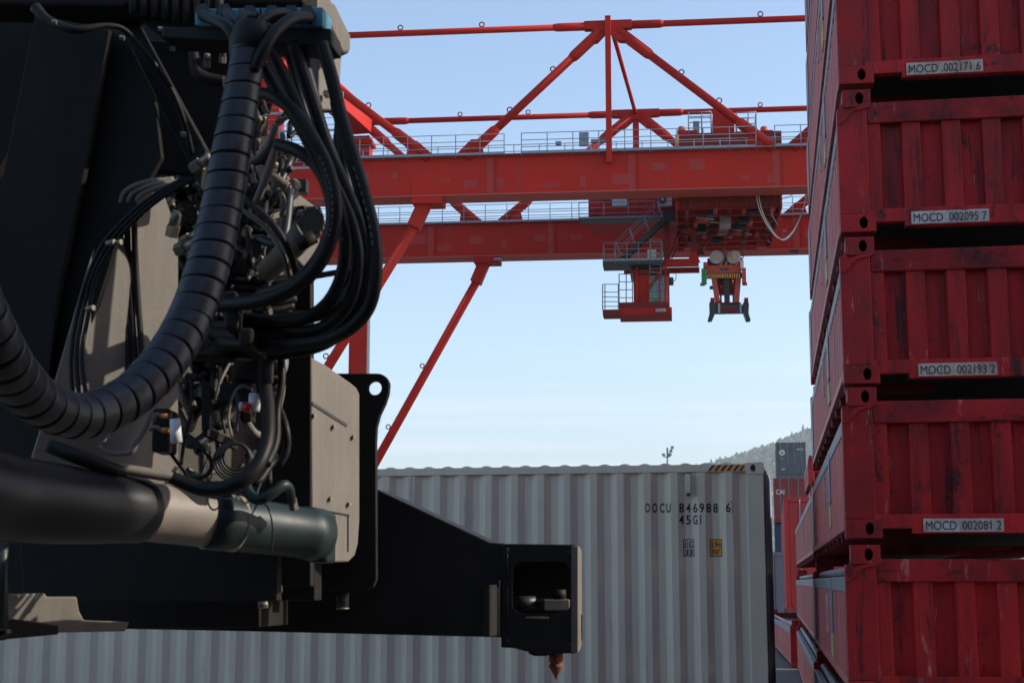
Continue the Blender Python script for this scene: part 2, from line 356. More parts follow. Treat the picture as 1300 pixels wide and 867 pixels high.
# ---------------------------------------------------------------- red half-height containers
HH = 0.962; CW = 2.438
def red_box_proto(length, side='red_side', seams=True):
    t = thing('half_height_container', 'x', 'container')
    ends = ((0, 1), (length, -1))
    for (y0, s) in ends:
        mb = MB(); prof = corr(.188, CW - .188, .249, .05, .445, -.03)
        sheet(mb, prof, .14, HH - .225, lambda u, d, z: Vector((u, y0 + s * (.03 + d), z)))
        mb.build('end_wall', 'red_end', t)
        b = MB(); pts = [(.17, .0725), (.40, .0725), (.40, .04), (CW - .40, .04), (CW - .40, .0725), (CW - .17, .0725), (CW - .17, .158), (.17, .158)]
        b.prism([Vector((x, y0 + s * .006, z)) for x, z in pts], (0, s * .08, 0)); b.build('bottom_rail', 'red_end', t, .004)
        b = MB(); b.box(.19, CW - .19, min(y0 + s * .012, y0 + s * .09), max(y0 + s * .012, y0 + s * .09), HH - .237, HH - .10); b.build('top_rail', 'red_rail', t, .006)
        for m_ in (0, 1):
            fx = (lambda x: x) if m_ == 0 else (lambda x: CW - x)
            b = MB(); x0, x1 = sorted((fx(0), fx(.188))); ya, yb = sorted((y0 + s * .01, y0 + s * .15))
            b.box(x0, x1, ya, yb, .131, HH - .131); b.build('corner_post', 'red_post', t, .006)
            # castings with an open oval eye
            for (z0, z1, xw, xs) in ((.0125, .13, .222, 0), (HH - .13, HH - .0125, .215, .036)):
                b = MB(); xa, xb = fx(xs), fx(xw); cx = fx(.145 if xs else .145); cz = (z0 + z1) / 2
                outer = [(min(xa, xb), z0), (max(xa, xb), z0), (max(xa, xb), z1), (min(xa, xb), z1)]
                holed_plate(b, outer, [oval(cx, cz, .026, .038)], lambda x, z: Vector((x, y0, z)), Vector((0, s * .03, 0)))
                xa, xb = sorted((xa, xb)); ya, yb = sorted((y0 + s * .03, y0 + s * .178))
                # hollow body behind the face: four walls and a back
                b.box(xa, xb, ya, yb, z0, z0 + .012); b.box(xa, xb, ya, yb, z1 - .012, z1)
                b.box(xa, xa + .012, ya, yb, z0 + .012, z1 - .012); b.box(xb - .012, xb, ya, yb, z0 + .012, z1 - .012)
                yc = y0 + s * .178; b.box(xa + .012, xb - .012, *sorted((yc - s * .012, yc)), z0 + .012, z1 - .012)
                b.build('corner_casting', 'red_post', t, .004)
            # sloping lip under the upper casting
            b = MB(); pts = [(.0, HH - .235), (.03, HH - .235), (.11, HH - .155), (.20, HH - .135), (.20, HH - .122), (.10, HH - .135), (.045, HH - .165), (.036, HH - .1), (.0, HH - .17)]
            b.prism([Vector((fx(x), y0 - s * .004, z)) for x, z in pts], (0, s * .03, 0)); b.build('gusset', 'red_end', t)
    for sx, sg in ((0, 1), (CW, -1)):
        mb = MB(); prof = corr(.15, length - .15, .25, .03, .3)
        sheet(mb, prof, .12, HH - .27, lambda u, d, z: Vector((sx + sg * (.006 + d), u, z))); mb.build('side_wall', side, t)
        xa, xb = sorted((sx + sg * .0, sx + sg * .07))
        MB().box(xa, xb, .15, length - .15, HH - .30, HH - .205).build('top_rail', 'rail_grey', t, .008)
        xa, xb = sorted((sx + sg * .004, sx + sg * .09))
        MB().box(xa, xb, .18, length - .18, .072, .125).build('bottom_rail', side, t, .004)
        MB().tube([(sx + sg * .10, .3, HH - .165), (sx + sg * .10, length - .3, HH - .165)], .035, 10).build('cover_roller', 'rail_grey', t)
        # fork beams under the floor
        yy = .5
        while yy < length - .4:
            MB().box(*sorted((sx + sg * .03, sx + sg * .6)), yy, yy + .1, -.0 + .016, .071).build('floor_beam', 'crane_dark', t); yy += .75
        xa, xb = sorted((sx, sx - sg * .012))
        MB().box(xa, xb, length * .42, length * .42 + .07, .32, .62).build('marking_strip', 'plate_white', t)
    MB().box(.1, CW - .1, .15, length - .15, HH - .26, HH - .235).build('cover_sheet', 'cover', t)
    MB().box(.05, CW - .05, .1, length - .1, .126, .14).build('floor', 'grime', t)
    return t
SA = radians(9.5)
c0 = at(1073.5, 860, 9.57); SX, SY = c0.x, c0.y
def stack_pt(x, y):     # local stack frame -> world
    return Vector((SX + x * cos(SA) + y * sin(SA), SY - x * sin(SA) + y * cos(SA)))
LB1 = 7.8
proto1 = red_box_proto(LB1)
MB().box(-.004, .02, LB1 - .75, LB1 - .12, .13, HH - .21).build('repair_panel', 'rail_grey', proto1)
for y_, z_, m_ in ((2.3, .35, 'rail_grey'), (2.32, .16, 'yellow_faded')): MB().box(-.003, .02, y_, y_ + .3, z_, z_ + (.4 if m_ == 'rail_grey' else .17)).build('paint_patch', m_, proto1)
lab = {0: 'red half height container at the foot of the near right stack, on the asphalt',
       1: 'red half height container with black grime along its top rail, lowest in view at right',
       2: 'red half height container whose clean plate reads MOCD 002081 2',
       3: 'red half height container whose torn plate reads MOCD 002193 2',
       4: 'red half height container whose plate reads MOCD 002095 7',
       5: 'red half height container whose rust stained plate reads MOCD 002171 6'}
plates = {2: ('MOCD .002081 2', 'plate_white', .468), 3: ('MOCD  002193 2', 'plate_worn', .456), 4: ('MOCD  002095 7', 'plate_white', .440), 5: ('MOCD .002171 6', 'plate_worn', .428)}
near = []; LV = [.002, .975, 1.952, 2.913, 3.884, 4.862, 5.84, 6.82, 7.8, 8.78]
for k in range(10):
    t = proto1 if k == 0 else dup(proto1)
    p = stack_pt(.016 * k * HH + (.004 if k % 2 else 0), .0)
    t.location = (p.x, p.y, LV[k]); t.rotation_euler = (0, 0, -SA)
    t['label'] = lab.get(k, 'red half height container high in the near right stack, %s above the foot' % {6: 'six levels', 7: 'seven levels', 8: 'eight levels', 9: 'nine levels'}.get(k)); t['category'] = 'container'; t['group'] = 'red half height containers stacked on the right'
    near.append(t)
for k, (tx, pm, x0) in plates.items():
    t = near[k]
    pl = MB().box(x0, x0 + .474, -.001, .0055, .050, .130).build('number_plate', pm, t)
    lettering(tx, .057, .446, lambda x, z: Vector((x0 + .014 + x, -.0035, .0615 + z)), 'ink', pl)
# second bay of the row
LB2 = 13.5
proto2 = red_box_proto(LB2)
lab2 = {0: 'long red half height container on the ground just behind the near right stack',
        1: 'long pale red half height container second up behind the near right stack',
        2: 'long pale red half height container topmost just behind the near right stack'}
for k in range(3):
    t = proto2 if k == 0 else dup(proto2)
    p = stack_pt(.02 + .014 * k, LB1 + .06)
    t.location = (p.x, p.y, LV[k]); t.rotation_euler = (0, 0, -SA)
    t['label'] = lab2[k]; t['category'] = 'container'; t['group'] = 'red half height containers in the second bay'
# grey post strips between the bays
def full_container(name, label, L, H, m, loc, rz, door=None, door_m=None, group=None, side_m=None, phase=0):
    """generic box container; local x along length to -L, y=0 is the side, end at x=0"""
    t = thing(name, label, 'container', loc, rz, group)
    side_m = side_m or m
    prof = corr(-L + .16, -.16 if phase == 0 else -.104, .278, .036 if phase == 0 else .048, .25, phase)
    for y0, s in ((0, 1), (CW, -1)):
        mb = MB(); sheet(mb, prof, .15, H - .075, lambda u, d, z: Vector((u, y0 + s * (.010 + d), z))); mb.build('side_wall', side_m, t)
        MB().box(-L + .17, -.17, *sorted((y0 + s * .002, y0 + s * .06)), H - .088, H - .012).build('top_rail', side_m, t, .004)
        MB().box(-L + .17, -.17, *sorted((y0 + s * .002, y0 + s * .06)), .02, .16).build('bottom_rail', side_m, t, .004)
        for x0, sx in ((0, -1), (-L, 1)):
            MB().box(*sorted((x0, x0 + sx * .165)), *sorted((y0 + s * .003, y0 + s * .12)), .119, H - .119).build('corner_post', m, t, .005)
            for z0 in (0, H - .118):
                b = MB(); xa, xb = sorted((x0 - sx * .004, x0 + sx * .178))
                cx = x0 + sx * .10
                holed_plate(b, [(xa, z0), (xb, z0), (xb, z0 + .118), (xa, z0 + .118)], [oval(cx, z0 + .059, .026, .040)], lambda x, z: Vector((x, y0 - s * .004, z)), Vector((0, s * .03, 0)))
                b.box(xa, xb, *sorted((y0 + s * .028, y0 + s * .162)), z0, z0 + .012); b.box(xa, xb, *sorted((y0 + s * .028, y0 + s * .162)), z0 + .106, z0 + .118)
                b.box(xa, xa + .012, *sorted((y0 + s * .028, y0 + s * .162)), z0 + .013, z0 + .105); b.box(xb - .012, xb, *sorted((y0 + s * .028, y0 + s * .162)), z0 + .013, z0 + .105)
                b.box(xa + .013, xb - .013, *sorted((y0 + s * .15, y0 + s * .162)), z0 + .013, z0 + .105)
                b.build('corner_casting', m, t, .003)
    # roof: corrugated along the length, ribs stand above the rail
    rp = corr(-L + .2, -.2, .209, -.024, .2)
    mb = MB(); vs = []; fs = []
    for u, d in rp: vs += [(u, .035, H - .018 - d), (u, CW - .035, H - .018 - d)]
    for i in range(len(rp) - 1): fs.append((2 * i, 2 * i + 2, 2 * i + 3, 2 * i + 1))
    mb.add(vs, fs); n = len(rp)
    # close the rib ends down to the rail
    for yy in (.035, CW - .035):
        vs = []; fs = []
        for u, d in rp: vs += [(u, yy, H - .018 - d), (u, yy + (.001 if yy < 1 else -.001), H - .06)]
        for i in range(n - 1): fs.append((2 * i, 2 * i + 2, 2 * i + 3, 2 * i + 1))
        mb.add(vs, fs)
    mb.build('roof', side_m, t)
    MB().box(-L + .1, -.1, .1, CW - .1, .13, .15).build('floor', 'steel_dark', t)
    dm = door_m or m
    for x0, sx in ((0, -1), (-L, 1)):
        MB().box(*sorted((x0 + sx * .005, x0 + sx * .1)), .17, CW - .17, H - .12, H - .01).build('door_header' if x0 == 0 else 'top_rail', dm, t, .004)
        MB().box(*sorted((x0 + sx * .005, x0 + sx * .1)), .17, CW - .17, .02, .15).build('door_sill' if x0 == 0 else 'bottom_rail', dm, t, .004)
        if x0 == 0:
            for a, b_ in ((.125, CW / 2 - .008), (CW / 2 + .008, CW - .125)):
                d = MB().box(-.07, -.03, a, b_, .155, H - .125).build('door', dm, t, .006)
                for q in range(4):
                    zz = .3 + q * (H - .6) / 3.6
                    MB().box(-.031, -.018, a + .12, b_ - .12, zz, zz + .32).build('door_panel', dm, d)
                for yy in (a + .28, b_ - .28):
                    MB().tube([(.005, yy, .08), (.005, yy, H - .06)], .019, 8).build('lock_rod', 'galv', d)
                for zz in (.4, 1.0, 1.6, 2.2):
                    MB().box(-.03, .012, a + .27, a + .31, zz, zz + .06).build('rod_bracket', 'galv', d)
        else:
            mb = MB(); pe = corr(.12, CW - .12, .25, .036, .3); sheet(mb, pe, .15, H - .12, lambda u, d, z: Vector((x0 + .02 + d, u, z))); mb.build('end_wall', m, t)
    return t, prof
# ---------------------------------------------------------------- grey container
GA = radians(-11.0); GH = 2.896
gp = at(968.5, 588, 15.6)
gbase = Vector((gp.x, gp.y, 0))
grey, gprof = full_container('container', 'long light grey corrugated container lettered OOCU 846988 6 behind the black machine', 12.19, GH, 'grey', gbase, GA, door_m='maroon', phase=.248)
MB().box(-.09, -.01, .02, .10, GH + .0, GH + .004).build('rust_patch', 'rust', grey)
gw = Wall(968.5, 15.6, -11.0); gd = Vector((cos(GA), sin(GA))); gw.p0 = Vector((gbase.x, gbase.y))
def gl(px, py):
    p = gw.pt(px, py); return ((Vector((p.x, p.y)) - gw.p0).dot(gd), p.z)
def on_grey(x0, z0, prof=gprof, lift=.002):
    return lambda x, z: Vector((x0 + x, .010 + inset_at(prof, x0 + x) - lift, z0 + z))
def brk(x0): return [u - x0 for u, d in gprof if x0 - .1 < u < x0 + 1.2]
def print_grey(txt, pxa, pxb, pyb, pyt, m='ink', parent=grey):
    if txt == '1': pxb = pxa + 1.3
    xa, zb = gl(pxa, pyb); xb, _ = gl(pxb, pyb); _, zt = gl(pxa, pyt)
    lettering(txt, zt - zb, xb - xa, on_grey(xa, zb), m, parent, breaks=brk(xa), bold=.003)
for ch, a in zip('OOCU', (819, 828, 837, 845.5)): print_grey(ch, a, a + 6, 650, 638)
for ch, a in zip('846988', (862, 870.5, 879.5, 888, 896.5, 905)): print_grey(ch, a, a + 6, 650, 638)
print_grey('6', 921.5, 927.5, 649.5, 638)
for ch, a in zip('45G1', (862, 870.5, 879.5, 889)): print_grey(ch, a, a + (6 if ch != '1' else 3), 665, 653)
def strip_on_grey(name, pxa, pxb, pya, pyb, m, lift=.0022):
    xa, zt = gl(pxa, pya); xb, _ = gl(pxb, pya); _, zb = gl(pxa, pyb)
    us = sorted([xa, xb] + [u for u, d in gprof if xa < u < xb]); mb = MB(); f = on_grey(0, 0, lift=lift)
    vs = []
    for u in us: vs += [f(u, zb), f(u, zt)]
    mb.add(vs, [(2 * i, 2 * i + 2, 2 * i + 3, 2 * i + 1) for i in range(len(us) - 1)]); return mb.build(name, m, grey)
strip_on_grey('sticker_frame', 925.6, 929.6, 636, 636.7, 'ink'); strip_on_grey('sticker_frame', 929.0, 929.6, 636, 651.5, 'ink')
# IC 33 sticker
for a in ((867, 880.5, 684, 685), (867, 880.5, 705, 706), (867, 868, 684, 706), (879.7, 880.5, 684, 706), (867, 880, 694.4, 695.2), (872, 872.7, 685, 694.5)): strip_on_grey('sticker_frame', *a, 'ink', .003)
print_grey('i', 869.3, 870.7, 693.3, 686.6); print_grey('C', 874, 879, 693.3, 686.6); print_grey('33', 869.5, 879, 704, 697)
strip_on_grey('height_sticker', 901, 916, 684, 706, 'yellow', .003)
for a in ((901, 916, 684, 684.9), (901, 916, 705.1, 706), (901, 901.8, 684, 706), (915.2, 916, 684, 706)): strip_on_grey('sticker_frame', *a, 'ink', .0045)
def pg(txt, a, b, pb, ptp):
    xa, zb = gl(a, pb); xb, _ = gl(b, pb); _, zt = gl(a, ptp)
    lettering(txt, zt - zb, xb - xa, on_grey(xa, zb, lift=.0050), 'ink', grey, breaks=brk(xa), bold=.001)
pg('2.9m', 902.8, 914.6, 693.6, 687); pg('9\'6"', 904, 913.5, 703.4, 696.8)
# ventilator box
xa, zt = gl(870, 602); xb, _ = gl(877, 602); _, zb = gl(870, 626)
v = MB().box(xa, xb, -.035, .02, zb, zt).build('ventilator', 'vent', grey, .006)
MB().box(xa + .012, xb - .012, -.030, .01, zb - .03, zb - .002).build('ventilator_slot', 'black_paint', grey)
# black and yellow hazard tape on the top rail
xa, _ = gl(898, 590); xb = -.18; n = 12; z0, z1 = GH - .080, GH - .020
for i in range(n):
    a = xa + (xb - xa) * i / n; b_ = xa + (xb - xa) * (i + 1) / n; s_ = .05
    MB().prism([Vector((a, .0, z0)), Vector((b_, .0, z0)), Vector((min(b_ + s_, xb + .0), .0, z1)), Vector((min(a + s_, xb), .0, z1))] if i < n - 1 else [Vector((a, 0, z0)), Vector((b_, 0, z0)), Vector((b_, 0, z1)), Vector((b_ - .0005, 0, z1))], (0, .0015, 0)).build('hazard_stripe', 'yellow' if i % 2 else 'black_paint', grey)

# ---------------------------------------------------------------- containers far down the yard
def far_box(name, label, px, Y, z0, L, H, m, yaw=9.5, door_m=None, group=None, side_first=False):
    p = at(px, 738, Y)
    # end faces the camera: length runs away; turn by +90 degrees
    t, pr = full_container(name, label, L, H, m, (p.x, p.y, z0), radians(-90 - yaw + 0), door_m=door_m or m, group=group)
    # local y=0 side faces ... shift so that the door end's left edge stands at px
    a = radians(-90 - yaw)
    wd = Vector((-sin(a), cos(a), 0)) * CW      # local +y in the world
    if wd.x < 0: t.location = Vector(t.location) - wd
    return t, a
fc1, a1 = far_box('container', 'bright red tall container with a white marking, peeking out above pale red ones', 997.5, 40, HH + .002, 12, 2.9, 'bright_red')
MB().box(.022, .030, .55, .72, 2.25, 2.5).build('marking_strip', 'plate_white', fc1)
lowb = red_box_proto(12.0)
p = at(1004.5, 845, 31.2); lowb.location = (p.x, p.y, .002); lowb.rotation_euler = (0, 0, -radians(7.5))
lowb['label'] = 'pale red half height container with a sunlit cover at the aisle end'
fc2, _ = far_box('container', 'pale grey container with a blue vertical inscription standing on the ground in the aisle', 978.5, 47, .002, 6, 2.59, 'pale')
for i in range(9): MB().box(.014, .018, .70, .84, .45 + i * .2, .57 + i * .2).build('lettering', 'ink_blue', fc2)
p3 = at(1026, 600, 50); fcs = red_box_proto(6.0); fcs.location = (p3.x, p3.y, 5 * HH); fcs.rotation_euler = (0, 0, -SA)
fcs['label'] = 'small red half height container high on the far stack with a bright red corner post'
fcs['category'] = 'container'; lowb['category'] = 'container'
for o in (fcs,):
    for k in range(5):
        c = dup(o); c.location = (p3.x + .01 * k, p3.y, k * HH); c['label'] = 'red half height container lower in the far stack, %s' % ('on the ground', 'second from the ground', 'third from the ground', 'fourth from the ground', 'just beneath the topmost')[k]; c['group'] = 'half height containers of the far stack'
    o['group'] = 'half height containers of the far stack'
# stack at 95 m: (hidden base), navy, brick red
fb0, _ = far_box('container', 'brick red container at the foot of the distant stack', 985, 95, .002, 6, 2.59, 'cai_red', group='containers in the distant stacks')
fb1, _ = far_box('container', 'navy blue container beneath the brick red one in the distance', 985, 95, 2.6, 6, 2.59, 'navy', group='containers in the distant stacks')
fb2, _ = far_box('container', 'brick red container with white letters CAI and four upright lock rods', 985, 95, 5.3, 6, 2.7, 'cai_red', group='containers in the distant stacks')
def end_text(t, txt, h, wdt, y, z, m='white'):
    return lettering(txt, h, wdt, lambda x, zz: Vector((.028, y + x, z + zz)), m, t, bold=.01)
# the door end's left edge is at local y = 0 or CW depending on the turn; these ends have local +y to the right
end_text(fb2, 'CAI', .30, .52, .14, 1.72)
MB().tube([(.024, .72, 1.05), (.032, .72, 1.05)], .15, 14).build('round_mark', 'white', fb2)
MB().box(.024, .03, .58, .92, .5, .85).build('square_mark', 'plate_white', fb2)
for i in range(5):
    ft, _ = far_box('container', ['slate grey container at the foot of the farthest stack', 'slate grey container second up in the farthest stack', 'slate grey container third up in the farthest stack', 'slate grey container fourth up in the farthest stack', 'slate grey container with a round white emblem, topmost in the farthest stack'][i], 989, 126, .002 + i * 2.6, 12, 2.59, 'dark_grey', group='containers in the distant stacks')
MB().tube([(.024, .52, 1.75), (.032, .52, 1.75)], .24, 20).build('emblem', 'white', ft)
MB().add([(.036, .38, 1.86), (.036, .56, 1.8), (.036, .68, 1.6), (.036, .5, 1.68)], [(0, 1, 2, 3)]).build('emblem_mark', 'green', ft)
MB().add([(.036, .42, 1.2), (.036, .62, 1.2), (.036, .52, 1.34)], [(0, 1, 2)]).build('warning_mark', 'yellow', ft)
end_text(ft, 'CU 31', .13, .5, 1.7, 1.95); end_text(ft, '45', .1, .3, .4, .35)

# ---------------------------------------------------------------- row added unseen behind the photographer to cut the sky light
def shade_container(m):
    t = MB()
    pr = corr(-5.85, 5.85, .278, .036, .26)
    for y0, s in ((0, 1), (CW, -1)):
        sheet(t, pr, .15, 2.5, lambda u, d, z: Vector((u, y0 + s * (.01 + d), z)))
        t.box(-6.0, 6.0, *sorted((y0, y0 + s * .06)), 2.5, 2.58); t.box(-6.0, 6.0, *sorted((y0, y0 + s * .06)), .0, .15)
    for x0 in (-6.05, 5.9): t.box(x0, x0 + .15, 0, CW, 0, 2.59)
    t.box(-5.9, 5.9, .06, CW - .06, 2.5, 2.54)
    return t.build('container', m)
pcs = [shade_container(m_) for m_ in ('red_end', 'grey', 'dark_grey', 'navy')]; used_ = set(); kk = 0
for c_ in range(4):
    for l_ in range(2):
        kk = (c_ * 3 + l_ * 2 + c_ * l_) % 4
        o = pcs[kk] if kk not in used_ else pcs[kk].copy()
        if kk in used_: COL.objects.link(o)
        used_.add(kk); o.location = (-21 + c_ * 12.6, -9 + .1 * l_, .002 + l_ * 2.6)
        o['label'] = '%s container added unseen behind the photographer to dim the sky, column %s, layer %s' % (('red', 'light grey', 'slate', 'navy')[kk], ('one', 'two', 'three', 'four')[c_], ('one', 'two', 'three', 'four')[l_]); o['category'] = 'container'; o['group'] = 'added containers behind the photographer'

# stack added out of frame at right, placed to shade the machine
shade_box = shade_container('red_end'); shade_box.scale = (.62, 1, 1)
for l_ in range(3):
    for q in range(2):
        o = shade_box if (l_ == 0 and q == 0) else shade_box.copy()
        if o is not shade_box: COL.objects.link(o)
        o.rotation_euler = (0, 0, radians(90) - SA); o.location = (6.4 - q * 1.33, .55 - q * 7.6, .002 + l_ * 2.6)
        o['label'] = 'red container added unseen right of the photographer for shade, %s row, layer %s' % (('front', 'rear')[q], ('one', 'two', 'three')[l_]); o['category'] = 'container'; o['group'] = 'added containers beside the photographer'

# ---------------------------------------------------------------- gantry crane
CA = radians(6); U = Vector((cos(CA), -sin(CA))); WD = Vector((sin(CA), cos(CA))); C0 = Vector((0, 78))
def cl(px, py, w=0):
    r = ray(px, py); n = WD; q = C0 + WD * w
    t = n.dot(q) / (n.x * r.x + n.y * r.y); p = Vector((r.x * t, r.y * t)) - q
    return Vector((p.dot(U), w, EYE + r.z * t))
def clz(px, z, w=0):       # local point on the plane w at column px and height z
    py = 200
    for _ in range(12):
        p = cl(px, py, w); py += (p.z - z) * 24
    return Vector((p.x, w, z))
crane = thing('gantry_crane', 'huge red gantry crane with two box girders and a tubular truss', 'crane', (0, 78, 0), -CA)
W2 = 13.9
gf0, gf1 = cl(650, 198).z, cl(650, 247).z
gb0, gb1 = cl(650, 283, W2).z, cl(650, 325, W2).z
sL, sR = cl(366, 230).x, cl(1400, 220).x
def girder(zt, zb, w, s0, s1):
    g = MB().box(s0, s1, w, w + 1.5, zb + .06, zt - .06).build('girder', 'crane_red', crane)
    MB().box(s0 - .02, s1 + .02, w - .09, w + 1.6, zb, zb + .06).build('flange', 'crane_pink', g)  # bottom flange lighter: ground bounce put into its paint
    MB().box(s0 - .02, s1 + .02, w - .09, w + 1.6, zt - .06, zt).build('flange', 'crane_red', g)
    s = s0 + 3.2
    while s < s1:
        MB().box(s, s + .35, w - .012, w + .01, zb + .06, zt - .06).build('seam_plate', 'crane_patch', g)
        MB().box(s + .5, s + .53, w - .05, w + .01, zb + .06, zt - .06).build('stiffener', 'crane_red', g); s += 7.4
    r = random.Random(int(w) + 5)
    for i in range(16):
        a = s0 + 3 + i * 2.0 + r.uniform(0, .8); b = zb + r.uniform(.2, 1.1); ww = r.uniform(.3, 1.0); hh = r.uniform(.12, .6)
        MB().box(a, a + ww, w - .006, w + .01, b, min(zt - .1, b + hh)).build('touch_up_patch', 'crane_patch', g)
    return g
gF = girder(gf0, gf1, 0, sL, sR); gB = girder(gb0, gb1, W2, cl(330, 300, W2).x, cl(1400, 300, W2).x)
# hanging hook lugs under the girders
for px, w, z in ((418, 0, gf1), (1080, 0, gf1)): MB().torus(clz(px, z - .12, w + .3), (1, 0, 0), .12, .05, 10, 5).build('lifting_lug', 'crane_dark', crane)
def pipe(a, b, r, name='diagonal_brace', m='crane_red', collar=True, lugs=()):
    a = Vector(a); b = Vector(b); o = MB().tube([a, b], r, 14).build(name, m, crane)
    d = (b - a).normalized()
    if collar:
        for p, q in ((a, 1), (b, -1)):
            L_ = min(1.6, (b - a).length * .12); k = p + d * q * L_ * 1.6
            MB().tube([p, k, k + d * q * .15, k + d * q * .35], [r * 1.32, r * 1.32, r * 1.3, r * 1.0], 14).build('collar', m, o)
    for t in lugs:
        p = a.lerp(b, t); MB().torus(p + Vector((0, -.02, r + .14)), (0, 1, 0), .13, .035, 12, 5).build('lifting_lug', 'crane_dark', o)
    return o
# upper chords
zc = cl(650, 37.5).z; zcb = cl(650, 149.5, W2).z
nl, nm, nr = clz(345, zc), clz(772, zc), clz(1200, zc)
bl_, bm_, br_ = clz(461, zcb, W2), clz(807, zcb, W2), clz(1165, zcb, W2)
LUGF = [.388, .63]
pipe(nl, nm, .17, 'top_chord', lugs=LUGF); pipe(nm, nr + Vector((6, 0, 0)), .17, 'top_chord', lugs=(.34,))
pipe(bl_, bm_, .17, 'top_chord', lugs=(.36, .61)); pipe(bm_, br_ + Vector((6, 0, 0)), .17, 'top_chord', lugs=(.33,))
pipe(nl, clz(545, gf0), .22, lugs=(.42, .62))
pipe(nm + Vector((-.35, 0, -.25)), clz(592, gf0), .22, lugs=(.36, .68)); pipe(nm + Vector((.45, 0, -.25)), clz(982, gf0), .22, lugs=(.42, .66))
pipe(nr, clz(1005, gf0), .22)
pipe(bl_, clz(607, gb0, W2), .22); pipe(bm_ + Vector((-.35, 0, -.2)), clz(636, gb0, W2), .22); pipe(bm_ + Vector((.35, 0, -.2)), clz(975, gb0, W2), .22); pipe(br_, clz(1000, gb0, W2), .22)
MB().beam(nm + Vector((0, -.32, .4)), Vector((nm.x, -.32, cl(772, 209).z)), .30, .26).build('truss_post', 'crane_red', crane, .01)
MB().beam(bm_ + Vector((0, 0, 0)), Vector((bm_.x, W2, gb0)), .38, .3).build('truss_post', 'crane_red', crane, .01)
pipe(nm + Vector((.2, .1, -.2)), bm_, .12, 'cross_tie', collar=False); pipe(nr, br_, .12, 'cross_tie', collar=False)
def gusset(c, wd, h, y, slope=True, m='crane_red'):
    x, z = c.x, c.z
    pts = [(x - wd, z + .22), (x + wd, z + .22), (x + wd, z - .22), (x + wd * .62, z - .24), (x + wd * .72, z - h), (x + wd * .45, z - h * .95), (x + .12, z - h * .45), (x - .12, z - h * .45), (x - wd * .45, z - h * .95), (x - wd * .72, z - h), (x - wd * .62, z - .24), (x - wd, z - .22)]
    MB().prism([Vector((a, y - .24, b)) for a, b in pts], (0, .48, 0)).build('gusset_plate', m, crane, .01)
gusset(nm, 1.25, .95, 0); gusset(bm_, 1.45, .95, W2); gusset(nl, 1.2, .9, 0); gusset(nr, 1.2, .9, 0)
def foot(px, w, zt, dirn, hgt=.9, wd=1.6):
    c = clz(px, zt, w)
    pts = [(c.x - dirn * wd * .2, zt), (c.x + dirn * wd, zt), (c.x + dirn * wd * .1, zt + hgt), (c.x - dirn * wd * .25, zt + hgt * .85)] if False else [(c.x - wd * .5, zt), (c.x + wd * .5, zt), (c.x + dirn * -wd * .25 + .2, zt + hgt), (c.x + dirn * -wd * .25 - .3, zt + hgt)]
    MB().prism([Vector((a, w - .2, b)) for a, b in pts], (0, .4, 0)).build('gusset_plate', 'crane_red', crane, .01)
foot(535, 0, gf0, 1); foot(596, 0, gf0, -1); foot(968, 0, gf0, 1); foot(1026, 0, gf0, -1, 1.0)
foot(600, W2, gb0, 1, .8); foot(648, W2, gb0, -1, .8); foot(1008, W2, gb0, -1, .8)
# portal head and legs
MB().beam(nl + Vector((0, 0, -.2)), bl_ + Vector((0, 0, -.1)), 1.25, 1.35).build('portal_beam', 'crane_red', crane, .03)
MB().beam(nr + Vector((0, 0, -.2)), br_ + Vector((0, 0, -.1)), 1.25, 1.35).build('portal_beam', 'crane_red', crane, .03)
for n_, w_, px in ((nl, 0, 338), (bl_, W2, 455), (nr, 0, 1205), (br_, W2, 1165)):
    x = clz(px, 22, w_).x
    MB().box(x - .55, x + .55, w_ + .2, w_ + 1.3, .9, n_.z - .8).build('leg', 'crane_red', crane, .02)
    MB().box(x - .75, x + .75, w_ + .0, w_ + 1.5, n_.z - 1.35, n_.z - 1.1).build('leg_cap', 'crane_red', crane, .01)
    MB().box(x - 1.6, x + 1.6, w_ + .1, w_ + 1.4, .25, 1.2).build('bogie', 'crane_dark', crane, .05)
    for q in (-1.1, 1.1): MB().tube([(x + q, w_ + .3, .35), (x + q, w_ + 1.2, .35)], .35, 16).build('rail_wheel', 'steel_dark', crane)
MB().box(clz(455, 22, W2).x + .56, clz(455, 22, W2).x + .72, W2 + .3, W2 + .5, 1.2, gb1).build('cable_duct', 'white', crane)
def brace(px0, z0, w, px1, py1, lugs):
    a = clz(px0, z0 - .3, w + .6); b = cl(px1, py1, w + .6); d = (b - a); b2 = a + d * 1.28
    o = pipe(a, b2, .26, 'leg_brace', collar=False, lugs=()); dd = (b2 - a).normalized()
    MB().beam(a + Vector((.15, 0, .75)), a + dd * 1.4, .66, .75, (0, 1, 0)).build('brace_shoe', 'crane_red', o, .02)
    MB().box(a.x - .75, a.x + .85, w - .05, w + 1.4, z0 - .35, z0 - .0 if w else z0 + .9).build('gusset_plate', 'crane_red', crane, .01)
    nrm = Vector((-dd.z, 0, dd.x)); nrm = nrm if nrm.x < 0 else -nrm
    for t in lugs: MB().torus(a + (b2 - a) * t + nrm * .4, (0, 1, 0), .13, .035, 12, 5).build('lifting_lug', 'crane_dark', o)
brace(543, gf1, 0, 415, 468, (.62, .74)); brace(618, gb1, W2, 478, 585, (.42, .66, .9))
MB().box(clz(627, gb1, W2).x, clz(627, gb1, W2).x + .5, W2 - .1, W2 + .2, gb1 - .25, gb1 - .12).build('work_lamp', 'galv', crane)
for px in (1003, 884): MB().box(clz(px, gb1, W2).x, clz(px, gb1, W2).x + .45, W2 - .1, W2 + .3, gb1 - .18, gb1 - .06).build('work_lamp', 'steel_dark', crane)
